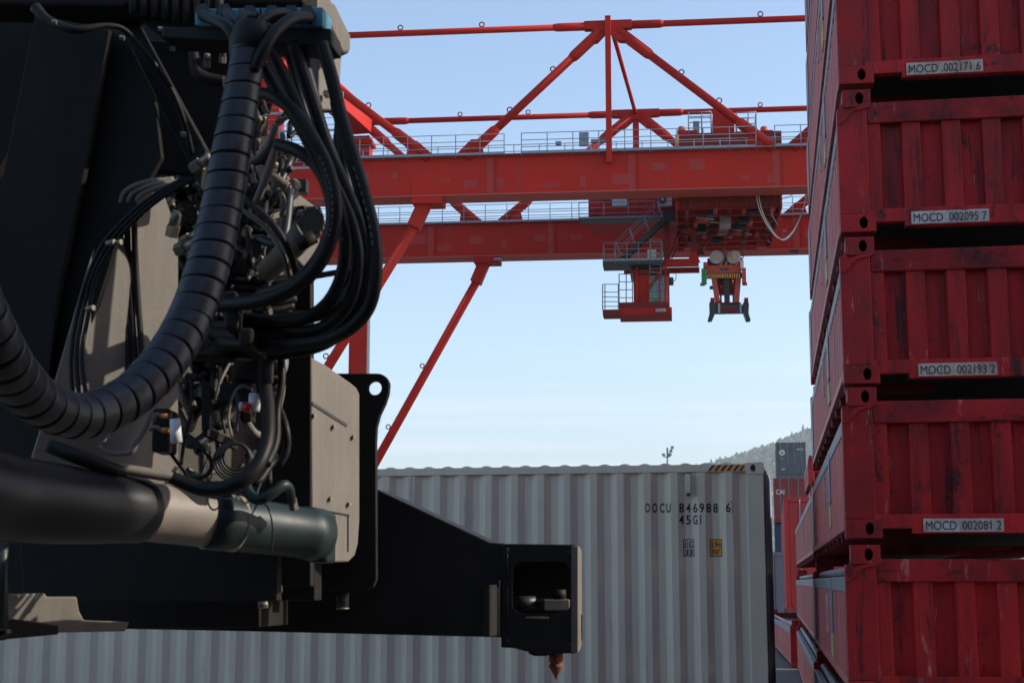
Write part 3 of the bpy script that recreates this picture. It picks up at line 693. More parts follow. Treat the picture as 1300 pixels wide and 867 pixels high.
def railing(parent, a, b, h=1.1, n=None, bars=(.33, .66, 1.0), r=.022, m='galv', name='handrail', toe=True):
    a = Vector(a); b = Vector(b); L_ = (b - a).length; n = n or max(1, round(L_ / 1.35))
    mb = MB()
    for k in bars: mb.tube([a + Vector((0, 0, h * k)), b + Vector((0, 0, h * k))], r, 5)
    if toe: mb.beam(a + Vector((0, 0, .06)), b + Vector((0, 0, .06)), .012, .12)
    o = mb.build(name, m, parent)
    pm = None
    for i in range(n + 1):
        p = a.lerp(b, i / n)
        if pm is None:
            q = MB().tube([(0, 0, -.12), (0, 0, h)], r * 1.2, 5).build('rail_post', m, o); pm = q.data
        else: q = link('rail_post', pm, o)
        q.location = p
    return o
railing(crane, clz(366, gf0, -.35), clz(640, gf0, -.35)); railing(crane, clz(662, gf0, -.35), clz(960, gf0, -.35)); railing(crane, clz(984, gf0, -.35), clz(1150, gf0, -.35))
railing(crane, clz(366, gf0, 1.75), clz(1150, gf0, 1.75))
railing(crane, clz(400, gb0, W2 - .3), clz(1150, gb0, W2 - .3)); railing(crane, clz(400, gb0, W2 + 1.8), clz(1150, gb0, W2 + 1.8))
for w_, z_ in ((-.35, gf0), (W2 - .3, gb0)):
    MB().box(clz(366, z_, w_).x, clz(1150, z_, w_).x, w_ - .02, w_ + .5, z_ + .001, z_ + .035).build('walkway', 'galv', crane)
# equipment boxes and lamps on the walkway
for px, z, a in ((705, .5, .3), (735, .4, .5), (750, .55, .9)): p = clz(px, gf0 + z, -.25); MB().box(p.x, p.x + a, -.2, .05, p.z, p.z + (.7 if a == .5 else .16)).build('equipment_box', 'galv', crane, .01)
# access tower of rungs and rails beside the left leg
for px in (352, 362, 368):
    p = clz(px, 20, .4); MB().tube([(p.x, .4, 18.5), (p.x, .4, 26)], .05, 6).build('ladder_stile', 'galv', crane)
for i in range(20): MB().tube([(clz(352, 20, .4).x, .4, 18.7 + i * .36), (clz(368, 20, .4).x, .4, 18.7 + i * .36)], .03, 5).build('ladder_rung', 'galv', crane)
for i in range(4):
    a = clz(356, 23.2 + (i % 2) * .8, -1.2); railing(crane, (a.x - 1, -1.2 - i * .3, 23 + i * .9), (a.x + 3.5, -1.2 - i * .3, 23 + i * .9), n=4)
# festoon cables between the girders
def rope(parent, pts, r, name='cable', m='black_paint', n=8): return MB().tube([Vector(q) for q in spline([tuple(p) for p in pts], n)], r, 6).build(name, m, parent)
for dx, dy in ((0, 0), (3, 1), (5, 3), (8, -8)):
    rope(crane, [cl(959 + dx, 243, 1.9), cl(965 + dx, 268 + dy, 1.9), cl(978 + dx, 292 + dy, 1.9), cl(993 + dx * .5, 304 + dy, 1.9), cl(1008, 292 + dy, 1.9), cl(1019, 268, 1.9), cl(1025 + dx * .3, 243, 1.9)], .028, 'festoon_cable', 'white' if dx < 4 else 'steel_dark')
rope(crane, [cl(972, 243, 1.9), cl(985, 252, 1.9), cl(1000, 251, 1.9), cl(1011, 243, 1.9)], .02, 'festoon_cable', 'steel_dark')

# ---------------------------------------------------------------- trolley
tr = thing('crane_trolley', 'red hoist trolley with operator cab and stairs slung between the crane girders', 'crane trolley', (0, 78, 0), -CA)
Bx = lambda pxa, pxb, pya, pyb, w, dp: (cl(pxa, pya, w).x, cl(pxb, pya, w).x, w, w + dp, cl(pxa, pyb, w).z, cl(pxa, pya, w).z)
def tb(name, pxa, pxb, pya, pyb, w, dp, m='crane_red', bev=.01, par=None): return MB().box(*Bx(pxa, pxb, pya, pyb, w, dp)).build(name, m, par or tr, bev)
tb('machinery_deck', 862, 992, 170, 188, 4, 6, 'crane_dark')
# gearbox housings and motors on the deck
tb('gearbox', 860, 885, 166, 190, 6, 3); tb('gearbox', 950, 981, 166, 190, 6, 3)
tb('drum_housing', 885, 950, 171, 190, 6, 3, 'crane_dark'); tb('control_box', 905, 932, 142, 171, 6.5, 2)
tb('guard', 857, 862, 171, 189, 5.8, 2, 'yellow'); tb('guard', 977, 982, 168, 187, 5.8, 2, 'yellow')
for a, b_ in ((862, 869), (966, 976)):
    p = cl((a + b_) / 2, 166, 6.5); MB().tube([(p.x, 7, p.z - .3), (p.x, 7, p.z + .3), (p.x, 7, p.z + .36)], [.22, .22, .17], 14).build('vent_cap', 'crane_pink', tr)
for a, b_, t_, bt in ((874, 903, 143, 172), (935, 960, 143, 182)):
    x0, x1 = cl(a, t_, 6).x, cl(b_, t_, 6).x; z0, z1 = cl(a, bt, 6).z, cl(a, t_, 6).z
    fr = MB()
    for x in (x0, x1, (x0 + x1) * .5 + .1):
        for w_ in (6, 7.1): fr.tube([(x, w_, z0), (x, w_, z1)], .03, 5)
    for z in (z1, z0 + (z1 - z0) * .55, z0 + (z1 - z0) * .8):
        for w_ in (6, 7.1): fr.tube([(x0, w_, z), (x1, w_, z)], .028, 5)
        for x in (x0, x1): fr.tube([(x, 6, z), (x, 7.1, z)], .028, 5)
    fr.build('access_cage', 'galv', tr)
    MB().box(x0 + .25, x0 + .6, 6.3, 6.8, z0 + .02, z0 + .9).build('junction_box', 'galv', tr, .01)
    MB().box(x0 - .1, x1 + .1, 5.9, 7.2, z0 - .05, z0).build('cage_floor', 'galv', tr)
# machinery house seen between the girders
hz0, hz1 = cl(800, 281, 8).z, cl(800, 240, 8).z
hx0, hx1 = cl(747, 260, 8).x, cl(862, 260, 8).x
mb = MB(); sheet(mb, corr(hx0, hx1, .25, .03, .3), hz0, hz1, lambda u, d, z: Vector((u, 8 + d, z))); mb.build('house_wall', 'crane_red', tr)
MB().box(hx0, hx1, 8.05, 11.5, hz0, hz1).build('machinery_house', 'crane_red', tr)
tb('house_window', 777, 796, 247, 262, 7.93, .05, 'window', 0); tb('house_sign', 766, 775, 252, 256, 7.93, .05, 'steel_dark', 0)
tb('wall_pilaster', 803, 808, 246, 276, 7.9, .1)
ac = tb('air_conditioner', 835, 853, 246, 262, 7.3, .5, 'white', .02)
p = cl(841, 253.5, 7.28); MB().tube([(p.x, 7.25, p.z), (p.x, 7.30, p.z)], .24, 18).build('fan_grille', 'steel_dark', ac); MB().torus((p.x, 7.24, p.z), (0, 1, 0), .24, .02, 18, 5).build('fan_ring', 'galv', ac)
MB().tube([(p.x, 7.22, p.z), (p.x, 7.26, p.z)], .07, 12).build('fan_hub', 'white', ac)
railing(tr, Vector((cl(735, 278, 7).x, 7, cl(800, 277, 7).z)), Vector((cl(862, 278, 7).x, 7, cl(800, 277, 7).z)), h=.95)
MB().box(cl(735, 278, 7).x, cl(866, 278, 7).x, 6.9, 7.9, cl(800, 277, 7).z - .07, cl(800, 277, 7).z - .02).build('walkway', 'steel_dark', tr)
# hoist frame: front skirt, underside beams and machinery
uz = cl(925, 263, 1.9).z; fx0, fx1 = cl(860, 250, 1.9).x, cl(991, 250, 1.9).x
mb = MB(); sheet(mb, corr(fx0, fx1, .22, .04, .3), uz, uz + 2.4, lambda u, d, z: Vector((u, 1.9 + d, z))); mb.build('front_skirt', 'crane_dark', tr)
MB().box(fx1, fx1 + .08, 1.9, 12.3, uz - .1, uz + 2.4).build('side_skirt', 'crane_red', tr)
MB().box(fx0 - .08, fx0, 1.9, 12.3, uz - .1, uz + 2.4).build('side_skirt', 'crane_red', tr)
MB().box(fx0, fx1, 1.95, 12.3, uz + .75, uz + .85).build('deck_plate', 'crane_dark', tr)
for i, w_ in enumerate((2.6, 4.2, 5.8, 7.4, 9.0, 10.6, 12.0)):
    MB().box(fx0, fx1, w_, w_ + .22, uz + .1, uz + .75).build('cross_beam', 'crane_red', tr)
    for q in range(5): MB().box(fx0 + .4 + q * 1.15, fx0 + .62 + q * 1.15, w_ + .22, w_ + 1.6, uz + .2, uz + .75).build('deck_stringer', 'crane_dark', tr)
rr = random.Random(11)
for i in range(16):
    x = fx0 + .5 + rr.random() * (fx1 - fx0 - 1); w_ = 2.5 + rr.random() * 9; k = rr.random()
    if k < .5: MB().tube([(x - .3, w_, uz + .05), (x + .3, w_, uz + .05)], .2, 12).build('rope_sheave', 'crane_pink' if k < .2 else 'steel_dark', tr)
    else: MB().box(x - .25, x + .3, w_, w_ + .6, uz - .12, uz + .3).build('motor', 'steel_dark' if k < .8 else 'crane_pink', tr, .03)
MB().box(fx0 + 2.3, fx0 + 2.9, 5, 6.2, uz - .2, uz + .4).build('motor', 'pale', tr, .03)
for i in range(12):
    x = fx0 + .4 + i * .5; MB().box(x, x + .2, 2.2 + (i % 3) * 2.9, 3.4 + (i % 3) * 2.9, uz - .06, uz + .12).build('bracket', 'crane_pink' if i % 2 else 'crane_red', tr)
for i in range(8): MB().tube([(fx0 + .3 + i * .7, 3 + i, uz - .02), (fx0 + 1.4 + i * .55, 3.4 + i, uz - .05)], .05, 6).build('conduit', 'pale' if i % 3 else 'steel_dark', tr)
for a, b_ in (((748, 262), (762, 277)), ((762, 262), (748, 277))): MB().tube([cl(*a, 7.9), cl(*b_, 7.9)], .03, 5).build('stay_rod', 'crane_red', tr)
# hangers, upper platform and stair down to the cab
CWp = 6.2
for a, b_, t_, bt in ((842, 850, 272, 333), (877, 884, 285, 333)): tb('hanger', a, b_, t_, bt, CWp + .2, .4, 'crane_dark')
tb('cab_beam', 785, 887, 330, 339, CWp, .4); tb('cab_beam', 792, 888, 341, 347, CWp + 1.9, .4)
pts = [cl(877, 333, CWp - .02), cl(887, 333, CWp - .02), cl(884, 318, CWp - .02), cl(880, 318, CWp - .02)]
MB().prism([Vector(cl(a, b_, CWp + .18)) for a, b_ in ((872, 333), (889, 333), (884, 320), (878, 320))], (0, .2, 0)).build('hanger_foot', 'crane_red', tr)
for a in ((870, 292, 852, 330), (905, 292, 880, 335), (892, 294, 886, 320), (862, 292, 848, 332)):
    MB().tube([cl(a[0], a[1], CWp + 1.4), cl(a[2], a[3], CWp + 1.4)], .04, 6).build('stay_rod', 'crane_dark', tr)
tb('upper_platform', 765, 842, 331, 337, CWp - .6, 1.6, 'steel_dark')
pz = cl(800, 331, CWp - .6).z; xa, xb = cl(766, 331, CWp - .6).x, cl(841, 331, CWp - .6).x
railing(tr, (xa, CWp - .6, pz), (xb, CWp - .6, pz), h=1.0, n=5); railing(tr, (xa, CWp - .6, pz), (xa, CWp + 1, pz), h=1.0, n=2)
# stair
st0, st1 = cl(846, 276, CWp - .3), cl(787, 331, CWp - .3)
for dw in (0, .75):
    stx = MB().beam(st0 + Vector((0, dw, 0)), st1 + Vector((0, dw, 0)), .05, .26).build('stair_stringer', 'steel_dark', tr)
    for k in (.5, 1.0):
        MB().tube([st0 + Vector((-.35, dw, k)), st1 + Vector((-.35, dw, k))], .02, 5).build('stair_rail', 'galv', tr)
    for k in (.05, .35, .65, .95):
        q = st0.lerp(st1, k) + Vector((0, dw, 0)); MB().tube([q, q + Vector((-.35, 0, 1.0))], .025, 5).build('rail_post', 'galv', tr)
for i in range(13):
    q = st0.lerp(st1, (i + .5) / 13); MB().box(q.x - .14, q.x + .12, q.y + .03, q.y + .72, q.z - .02, q.z + .02).build('stair_tread', 'steel_dark', tr)
tb('stair_landing', 842, 864, 268, 281, CWp - .4, 1.2, 'steel_dark')
# cab
cab = tb('operator_cab', 804, 824, 347, 392, CWp + .2, 1.8, 'crane_red', .03)
tb('cab_glazing', 822, 849, 350, 389, CWp + .3, 1.6, 'glass', .02, cab)
for py in (350, 359, 368, 377, 388): tb('glazing_bar', 822, 849.5, py, py + 1, CWp + .24, .05, 'pale', 0, cab)
for px in (822, 836, 848): tb('cab_post', px, px + 1.6, 345, 390, CWp + .16, .1, 'crane_red', 0, cab)
tb('cab_label', 829, 838, 378, 385, CWp + .22, .04, 'green', 0, cab)
tb('cab_floor', 786, 853, 391, 400, CWp - .1, 2.4, 'crane_red', .02, cab)
tb('cab_toe_plate', 786, 848, 384, 391, CWp - .1, .08, 'crane_dark', .0, cab)
tb('floodlight', 832, 845, 392, 396, CWp - .3, .3, 'galv', .02, cab)
tb('cab_roof_unit', 822, 833, 317, 329, CWp - .2, .6, 'white', .03, cab); tb('cab_roof', 800, 850, 343, 348, CWp, 2.2, 'crane_dark', .01, cab)
MB().tube([cl(808, 388, CWp - .05), cl(845, 334, CWp - .05)], .06, 6).build('diagonal_strut', 'crane_red', cab)
for px in (808, 845): MB().tube([cl(px, 333, CWp - .02), cl(px, 393, CWp - .02)], .07, 6).build('corner_tube', 'crane_red', cab)
for px, top in ((786, 348), (795, 348), (803, 348)): MB().tube([cl(px, top, CWp - .05), cl(px, 392, CWp - .05)], .03, 5).build('cage_post', 'galv', cab)
for py in (348, 358, 368, 378, 387): MB().tube([cl(786, py, CWp - .05), cl(804, py, CWp - .05)], .024, 5).build('cage_rail', 'galv', cab)
tb('side_balcony', 765, 787, 393, 400, CWp - .3, 1.4, 'crane_dark', .02, cab)
for px in (765, 768, 785): MB().tube([cl(px, 361, CWp - .3), cl(px, 394, CWp - .3)], .03, 5).build('cage_post', 'galv', cab)
for py in (361, 371, 377, 383, 389): MB().tube([cl(765, py, CWp - .3), cl(786, py, CWp - .3)], .024, 5).build('cage_rail', 'galv', cab)
for px in (825, 839):
    MB().tube([cl(px, 304, CWp - .5), cl(px, 350, CWp - .5)], .025, 5).build('ladder_stile', 'galv', cab)
MB().torus(cl(832, 305, CWp - .2), (0, 0, 1), .3, .025, 14, 5).build('ladder_hoop', 'galv', cab)
for py in range(306, 350, 5): MB().tube([cl(825, py, CWp - .5), cl(839, py, CWp - .5)], .02, 5).build('ladder_rung', 'galv', cab)
tb('side_lamp', 849, 855, 352, 361, CWp + .4, .4, 'steel_dark', .03, cab)
rope(cab, [cl(858, 346, CWp), cl(858, 354, CWp), cl(853, 360, CWp)], .02)
# hoist ropes belong to the trolley
for a, b_ in ((902.5, 903), (904.5, 904), (939, 942), (941.5, 944)):
    MB().tube([cl(a, 282, 6.9), cl(b_, 328, 6.9)], .022, 5).build('hoist_rope', 'steel_dark', tr)

# ---------------------------------------------------------------- spreader under the hoist
sp = thing('container_spreader', 'small red spreader with two pale sheaves and hazard stripes under the crane trolley', 'spreader', (0, 78, 0), -CA)
def sb(name, pxa, pxb, pya, pyb, w, dp, m='crane_red', bev=.01, par=None): return MB().box(*Bx(pxa, pxb, pya, pyb, w, dp)).build(name, m, par or sp, bev)
for px in (909.5, 931.5):
    p = cl(px, 326.5, 6.6); s_ = MB().tube([(p.x, 6.6, p.z), (p.x, 6.9, p.z)], .37, 24, smooth=False).build('sheave', 'pale', sp, .01)
    MB().tube([(p.x, 6.55, p.z), (p.x, 6.95, p.z)], .1, 12).build('sheave_hub', 'yellow', s_)
for i in range(7):
    a = 912 + i * 3.2; MB().prism([cl(a, 339, 6.95), cl(a + 3.2, 339, 6.95), cl(a + 9, 326, 6.95), cl(a + 5.8, 326, 6.95)], (0, .25, 0)).build('hazard_stripe', 'yellow' if i % 2 == 0 else 'black_paint', sp)
sb('head_block', 897, 941, 337.5, 347, 6.7, 1.2, 'crane_pink'); sb('head_plate', 898, 943, 328, 338, 7.3, .4, 'crane_red')
MB().box(*Bx(914, 925, 340.5, 343.5, 6.68, .02)).build('nameplate', 'navy', sp)
for i in range(15):
    a = 896.5 + i * 2.95; up = 1 if i < 7 else -1
    MB().prism([cl(a, 353, 6.66), cl(a + 1.5, 353, 6.66), cl(a + 1.5 + 1.4 * up + 1.4, 347.5, 6.66), cl(a + 1.4 * up + 1.4, 347.5, 6.66)], (0, .03, 0)).build('hazard_stripe', 'yellow', sp)
sb('stripe_board', 896, 943, 347, 353.5, 6.7, .2, 'black_paint')
sb('flipper_arm', 893, 898, 333, 340, 6.5, .5, 'crane_pink'); sb('flipper', 890.5, 897, 341, 360, 6.4, .4, 'green'); sb('flipper', 942, 947, 340, 360, 6.4, .4, 'crane_pink')
sb('flipper_arm', 940, 944, 330, 341, 6.5, .5, 'white', .0)
sb('flipper_tip', 889, 895, 359, 361.5, 6.4, .4, 'green', 0); sb('flipper_tip', 943, 948.5, 358.5, 361, 6.4, .4, 'crane_red', 0)
sb('main_frame', 909, 937, 353.5, 373, 7.6, .6, 'crane_dark')
for px in (914, 930): sb('frame_post', px, px + 2.2, 373, 388, 7.5, .2, 'steel_dark')
for a, b_ in ((914, 365), (928, 358), (931, 368)): MB().tube([cl(a, b_, 7.4), cl(a + 3, b_, 7.4)], .12, 10).build('pulley', 'crane_pink', sp)
def slant(name, a, b_, r, m='crane_pink'): MB().beam(cl(*a, 6.9), cl(*b_, 6.9), r, r).build(name, m, sp)
slant('frame_leg', (906.5, 354), (911, 384), .28); slant('frame_leg', (937.5, 354), (935, 384), .28)
for px in (904, 934.5): sb('cylinder', px, px + 3, 354, 364, 6.8, .2, 'pale'); sb('cylinder_mount', px - 3, px + 5, 363, 366, 6.8, .4, 'steel_dark')
sb('energy_chain', 919, 926, 354, 386, 6.85, .2, 'black_paint'); sb('cross_bar', 906, 940, 384, 386, 6.7, .4, 'crane_dark')
# end beam with telescopic guides
eb = sb('end_beam', 903, 946, 387.5, 397, 6.4, .6, 'steel_dark'); sb('end_beam_plate', 916, 934, 391, 396, 6.36, .05, 'crane_dark', 0, eb)
for px in (911.5, 939): sb('guide_post', px, px + 2.6, 385, 397, 6.3, .2, 'pale', 0, eb)
for a, b_, c in ((902, 900, -1), (945, 949, 1)):
    MB().prism([cl(x, y, 6.2) for x, y in ((a - 1.5, 384), (a + 4, 380), (a + 6, 386), (a + 5.4, 398), (b_ + 4, 406), (b_ - 1.5, 406.5), (a - 1, 397))], (0, .7, 0)).build('corner_guide', 'steel_dark', sp, .01)
    sb('guide_cap', a, a + 5, 378, 385, 6.2, .6, 'crane_red')
rope(sp, [cl(926, 325, 6.5), cl(929, 318, 6.5), cl(933, 312, 6.5)], .02); rope(sp, [cl(915, 316, 6.5), cl(920, 322, 6.5), cl(923, 326, 6.5)], .02)

# ---------------------------------------------------------------- lamp mast beyond the yard
lmst = at(847.5, 590, 150)
mast = thing('lamp_mast', 'slim grey floodlight mast poking up behind the grey container', 'lamp mast', (lmst.x, 150, 0))
zt = at(848, 568, 150).z
MB().tube([(0, 0, 0), (0, 0, zt)], [.14, .09], 8).build('pole', 'galv', mast)
MB().tube([(-.4, 0, zt - .9), (.3, 0, zt - .9)], .05, 6).build('arm', 'galv', mast); MB().tube([(0, 0, zt - .9), (.45, 0, zt - .1)], .05, 6).build('arm', 'galv', mast)
for x, z in ((-.38, -.7), (.25, -.7), (.35, -.35), (.48, .0)): MB().box(x - .14, x + .14, -.2, .15, zt + z - .13, zt + z + .13).build('floodlight', 'galv', mast, .02)

# ---------------------------------------------------------------- reach stacker in the foreground
rs = thing('reach_stacker', 'black reach stacker with spiral wrapped hose and twistlock arm in the left foreground', 'reach stacker', (-1.2, 5.6, 0), world=True)
V = lambda px, py, Y: at(px, py, Y)
def prism_px(name, pts, wall, thick, m, bevel=.006, off=0, par=rs, holes=()):
    P = [wall.pt(a, b, off) for a, b in pts]; mb = MB()
    if holes:
        d3 = Vector((wall.d.x, wall.d.y, 0)); o = P[0].copy()
        to2 = lambda p: ((p - o).dot(d3), p.z)
        hs = [[to2(wall.pt(a, b, off)) for a, b in h_] for h_ in holes]
        holed_plate(mb, [to2(p) for p in P], hs, lambda x, z: o + d3 * x + Vector((0, 0, z - o.z)), -wall.n3 * thick)
    else: mb.prism(P, -wall.n3 * thick)
    return mb.build(name, m, par, bevel)
def poly_hose(pts, m='rubber', name='hose', par=rs, n=8, seg=12, collar=False):
    sp_ = spline([tuple(p) for p in pts], n)
    o = MB().tube([V(a, b, c) for a, b, c, d in sp_], [d * c / FPX for a, b, c, d in sp_], seg).build(name, m, par)
    return o
# main body plate, runs from near left to far right and faces right
bodyw = Wall(220, 5.62, 42)
prism_px('side_plate', [(140, 245), (155, 225), (206, 240), (226, 300), (226, 628), (120, 612), (35, 600), (66, 500), (106, 360)], bodyw, .008, 'dusty', 0)
prism_px('inner_plate', [(207, 219), (300, 225), (345, 330), (350, 440), (207, 440)], Wall(280, 6.3, -8), .05, 'body', .004)
prism_px('recess_plate', [(207, 441), (350, 441), (352, 640), (207, 628)], Wall(220, 6.05, 22), .05, 'dusty', .004)  # lighter plate standing in for small sunlit patches
prism_px('upper_side_plate', [(60, 40), (300, 60), (312, 224), (150, 214), (60, 234)], Wall(220, 5.75, -8), .06, 'body', .004)
prism_px('lower_side_plate', [(20, 606), (60, 601), (120, 613), (352, 641), (352, 762), (30, 762)], Wall(220, 5.85, -8), .06, 'body', .004)
backw = Wall(200, 6.5, -8)
prism_px('chassis_block', [(-120, -60), (300, -60), (300, 60), (330, 150), (330, 330), (390, 345), (390, 752), (-120, 790)], backw, .10, 'body', .01)
# counter box with black front and right flank coloured as sunlit
boxf = Wall(395, 6.12, -9); boxs = Wall(395, 6.12, 57)
prism_px('front_panel', [(336, 345), (394.5, 345), (394.5, 744), (336, 744)], boxf, .05, 'body', .004)
q = [(395, 453), (412, 462), (446, 486), (453, 492), (457, 500), (457, 660), (455, 690), (451, 705), (443, 713), (425, 713.5), (395, 712)]
fl = prism_px('flank_cover', q, boxs, .05, 'dusty', .008)
MB().beam(boxs.pt(396, 512, .002), boxs.pt(440, 540, .002), .004, .012).build('weld_seam', 'steel_dark', fl)
MB().beam(boxs.pt(396, 645, .002), boxs.pt(443, 654, .002), .004, .006).build('joint_line', 'grime', fl)
MB().beam(boxs.pt(441.5, 655, .002), boxs.pt(441.5, 700, .002), .004, .005).build('joint_line', 'grime', fl)
for a, b in ((418, 633), (441.5, 640), (397, 528), (422, 542), (447, 555)):
    p = boxs.pt(a, b, 0); MB().tube([p, p + boxs.n3 * .014], .009, 6, smooth=False).build('bolt', 'brass', fl)
prism_px('front_panel_base', [(240, 690), (400, 690), (400, 762), (240, 762)], Wall(395, 6.25, -9), .1, 'body')
# lug plate with lifting eye
lug = Wall(470, 6.55, -8)
circ = lambda cx, cy, r, n=18: [(cx + r * cos(2 * pi * k / n), cy + r * sin(2 * pi * k / n)) for k in range(n)]
pts = [(405, 474), (478, 474)] + [(494 - 15 + 15 * sin(t_ * pi / 12), 489 - 15 * cos(t_ * pi / 12)) for t_ in range(1, 7)] + [(493, 500), (489, 512), (482, 527), (478, 542), (477, 560), (477.5, 735), (474, 744), (466, 749), (405, 749)]
prism_px('lug_plate', pts, lug, .035, 'body', .003, holes=[circ(475.5, 492.5, 8.8)])
# thin sunlit edge of the lug plate, put in as a bright strip
MB().beam(lug.pt(477.9, 665, .004), lug.pt(478, 737, .004), .004, .004).build('bright_edge', 'brass', rs)
# spreader arm reaching right
arm = Wall(600, 6.75, -8)
prism_px('spreader_arm', [(240, 640), (477, 620), (622, 688), (640, 689.5), (640, 809), (632, 808.5), (270, 800), (100, 797), (100, 700)], arm, .32, 'body', .006)
end = Wall(690, 6.70, -8)
rrect = lambda x0, x1, y0, y1, r: [(x1 - r + r * sin(a * pi / 10), y0 + r - r * cos(a * pi / 10)) for a in range(6)] + [(x1 - r + r * cos(a * pi / 10), y1 - r + r * sin(a * pi / 10)) for a in range(6)] + [(x0 + r - r * sin(a * pi / 10), y1 - r + r * cos(a * pi / 10)) for a in range(6)] + [(x0 + r - r * cos(a * pi / 10), y0 + r - r * sin(a * pi / 10)) for a in range(6)]
eo = [(637, 690), (729, 691), (733, 694), (734, 700), (734, 824), (730, 829), (690, 829), (678, 829), (671, 823), (636, 821.5), (636, 809)]
eb_ = prism_px('end_block', eo, end, .03, 'body', .003, holes=[rrect(650, 724, 713, 779, 14)])
prism_px('end_block_back', [(640, 692), (733, 693), (733, 826), (640, 820)], Wall(690, 7.0, -8), .03, 'body')
for pp in ([(637, 691), (728, 692), (728, 700), (637, 699)], [(640, 800), (730, 808), (730, 828), (672, 828), (640, 820)]): prism_px('end_block_web', pp, end, .28, 'body', 0, off=-.032, par=eb_)
e2 = Wall(735, 6.72, 80)
prism_px('end_face', [(733.8, 693), (735.8, 693.2), (738.6, 698), (739, 812), (737.5, 824), (733.8, 828)], Wall(733.8, 6.70, 76), .03, 'dusty', .003)
MB().beam(V(738, 780, 6.73), V(738.2, 812, 6.73), .008, .012).build('rust_patch', 'rust', rs)
# gear inside the window
MB().tube([V(652, 765, 6.85), V(680, 765, 6.85)], .03, 12).build('lock_cylinder', 'steel_dark', eb_); MB().tube([V(678, 764, 6.85), V(694, 764, 6.85)], .018, 10).build('cylinder_rod', 'steel_dark', eb_)
MB().box(*[f(V(690, 765, 6.85).x, V(723, 765, 6.85).x) for f in (min, max)], 6.8, 6.9, V(690, 775, 6.85).z, V(690, 760, 6.85).z).build('lock_lever', 'brass', eb_, .006)
MB().tube([V(710, 760, 6.83), V(710, 748, 6.83)], .03, 12).build('lock_pin', 'body', eb_); MB().tube([V(668, 783.5, 6.70), V(697, 784, 6.70)], .006, 8).build('edge_bar', 'brass', eb_)
MB().beam(V(700, 780, 6.71), V(722, 776.5, 6.71), .01, .008).build('edge_bar', 'steel_dark', eb_)
for y0_, y1_ in ((695, 735), (745, 800)): MB().tube([end.pt(644, y0_, .003), end.pt(644, y1_, .003)], .005, 6).build('weld_seam', 'body', rs)
for x_, y_ in ((645, 700), (722, 700), (645, 812), (724, 818)): p = end.pt(x_, y_, 0); MB().tube([p, p + end.n3 * .01], .009, 6, smooth=False).build('bolt', 'steel_dark', eb_)
# curved guard strap
gd_ = []
for i in range(9):
    a = i / 8; gd_.append((613.5 + 21 * a, 5.0 * sin(a * pi)))
mbx = MB(); f_ = []
for x_, o_ in gd_: f_ += [arm.pt(x_, 742, .03 + o_ * .012), arm.pt(x_, 806, .03 + o_ * .012)]
f2 = [v_ - arm.n3 * .012 for v_ in f_]; n_ = len(gd_)
mbx.add(f_ + f2, [(2 * i, 2 * i + 2, 2 * i + 3, 2 * i + 1) for i in range(n_ - 1)] + [(2 * n_ + 2 * i, 2 * n_ + 2 * i + 1, 2 * n_ + 2 * i + 3, 2 * n_ + 2 * i + 2) for i in range(n_ - 1)] + [(2 * n_ - 2, 4 * n_ - 2, 4 * n_ - 1, 2 * n_ - 1), (0, 1, 2 * n_ + 1, 2 * n_)], True)
mbx.build('guard_strap', 'body', rs)
prism_px('strap_mount', [(613, 736), (636, 736), (636, 744), (613, 744)], arm, .05, 'body', 0, off=.045)
MB().beam(arm.pt(635.2, 744, .035), arm.pt(635.2, 806, .035), .006, .010).build('bright_edge', 'brass', rs)  # narrow bright strip along the strap's right edge
# twistlock
tl = V(706, 845, 6.85)
px_m = 6.85 / FPX
prof = [(0, 862, .6), (0, 858, 2.2), (0, 848, 8.5), (0, 845, 9.6), (0, 843, 8.8), (0, 841.5, 7.0), (0, 840, 9.0), (0, 838, 9.3), (0, 828, 9.3)]
MB().tube([V(706, b, 6.85) for a, b, c in prof], [c * px_m for a, b, c in prof], 10).build('twistlock', 'rust', rs)
prism_px('stop_plate', [(668, 829), (694, 829), (692, 833), (676, 833)], end, .2, 'body', 0, off=-.05)
MB().tube([V(435, 752, 6.6), V(435, 772, 6.6)], .026, 12).build('drain_pin', 'steel_dark', rs); MB().torus(V(435, 772, 6.6), (0, 0, 1), .026, .004, 14, 5).build('pin_collar', 'brass', rs)
# lower body
low = Wall(120, 5.9, 12)
prism_px('lower_frame', [(-150, 640), (330, 690), (330, 796), (270, 797), (-150, 797)], Wall(120, 6.35, -8), .4, 'body')
lowp = prism_px('bracket_plate', [(-60, 756), (58, 752.5), (59, 757), (98, 757), (101, 775), (107, 787), (165, 789), (160, 801), (60, 803), (20, 806), (-60, 815)], Wall(60, 5.6, 38), .05, 'dusty', .008)
prism_px('bracket_rib', [(15, 785), (75, 794), (75, 805), (0, 812), (0, 800)], Wall(60, 5.45, 38), .03, 'body')
MB().tube([V(3, 690, 5.3), V(3, 810, 5.4)], .02, 10).build('grease_pipe', 'steel_dark', rs)
for i in range(5): MB().box(V(-4 + i * 2, 800, 5.3).x, V(-4 + i * 2, 800, 5.3).x + .03, 5.25, 5.3, V(0, 808 - i, 5.3).z, V(0, 802 - i, 5.3).z).build('bracket_tooth', 'body', rs, .003)
# dark pipework under the rod: fittings and drop pipes
for a, b, r in ((290, 742, 5), (335, 730, 6), (345, 745, 4)):
    MB().tube([V(a, b - 22, 6.15), V(a, b + 18, 6.15)], r * 6.1 / FPX, 10).build('drop_pipe', 'body', rs)
for a, b in ((330, 742), (352, 748), (334, 768)): MB().tube([V(a - 6, b, 6.05), V(a + 6, b - 1, 6.05)], .014, 8).build('pipe_union', 'brass', rs)
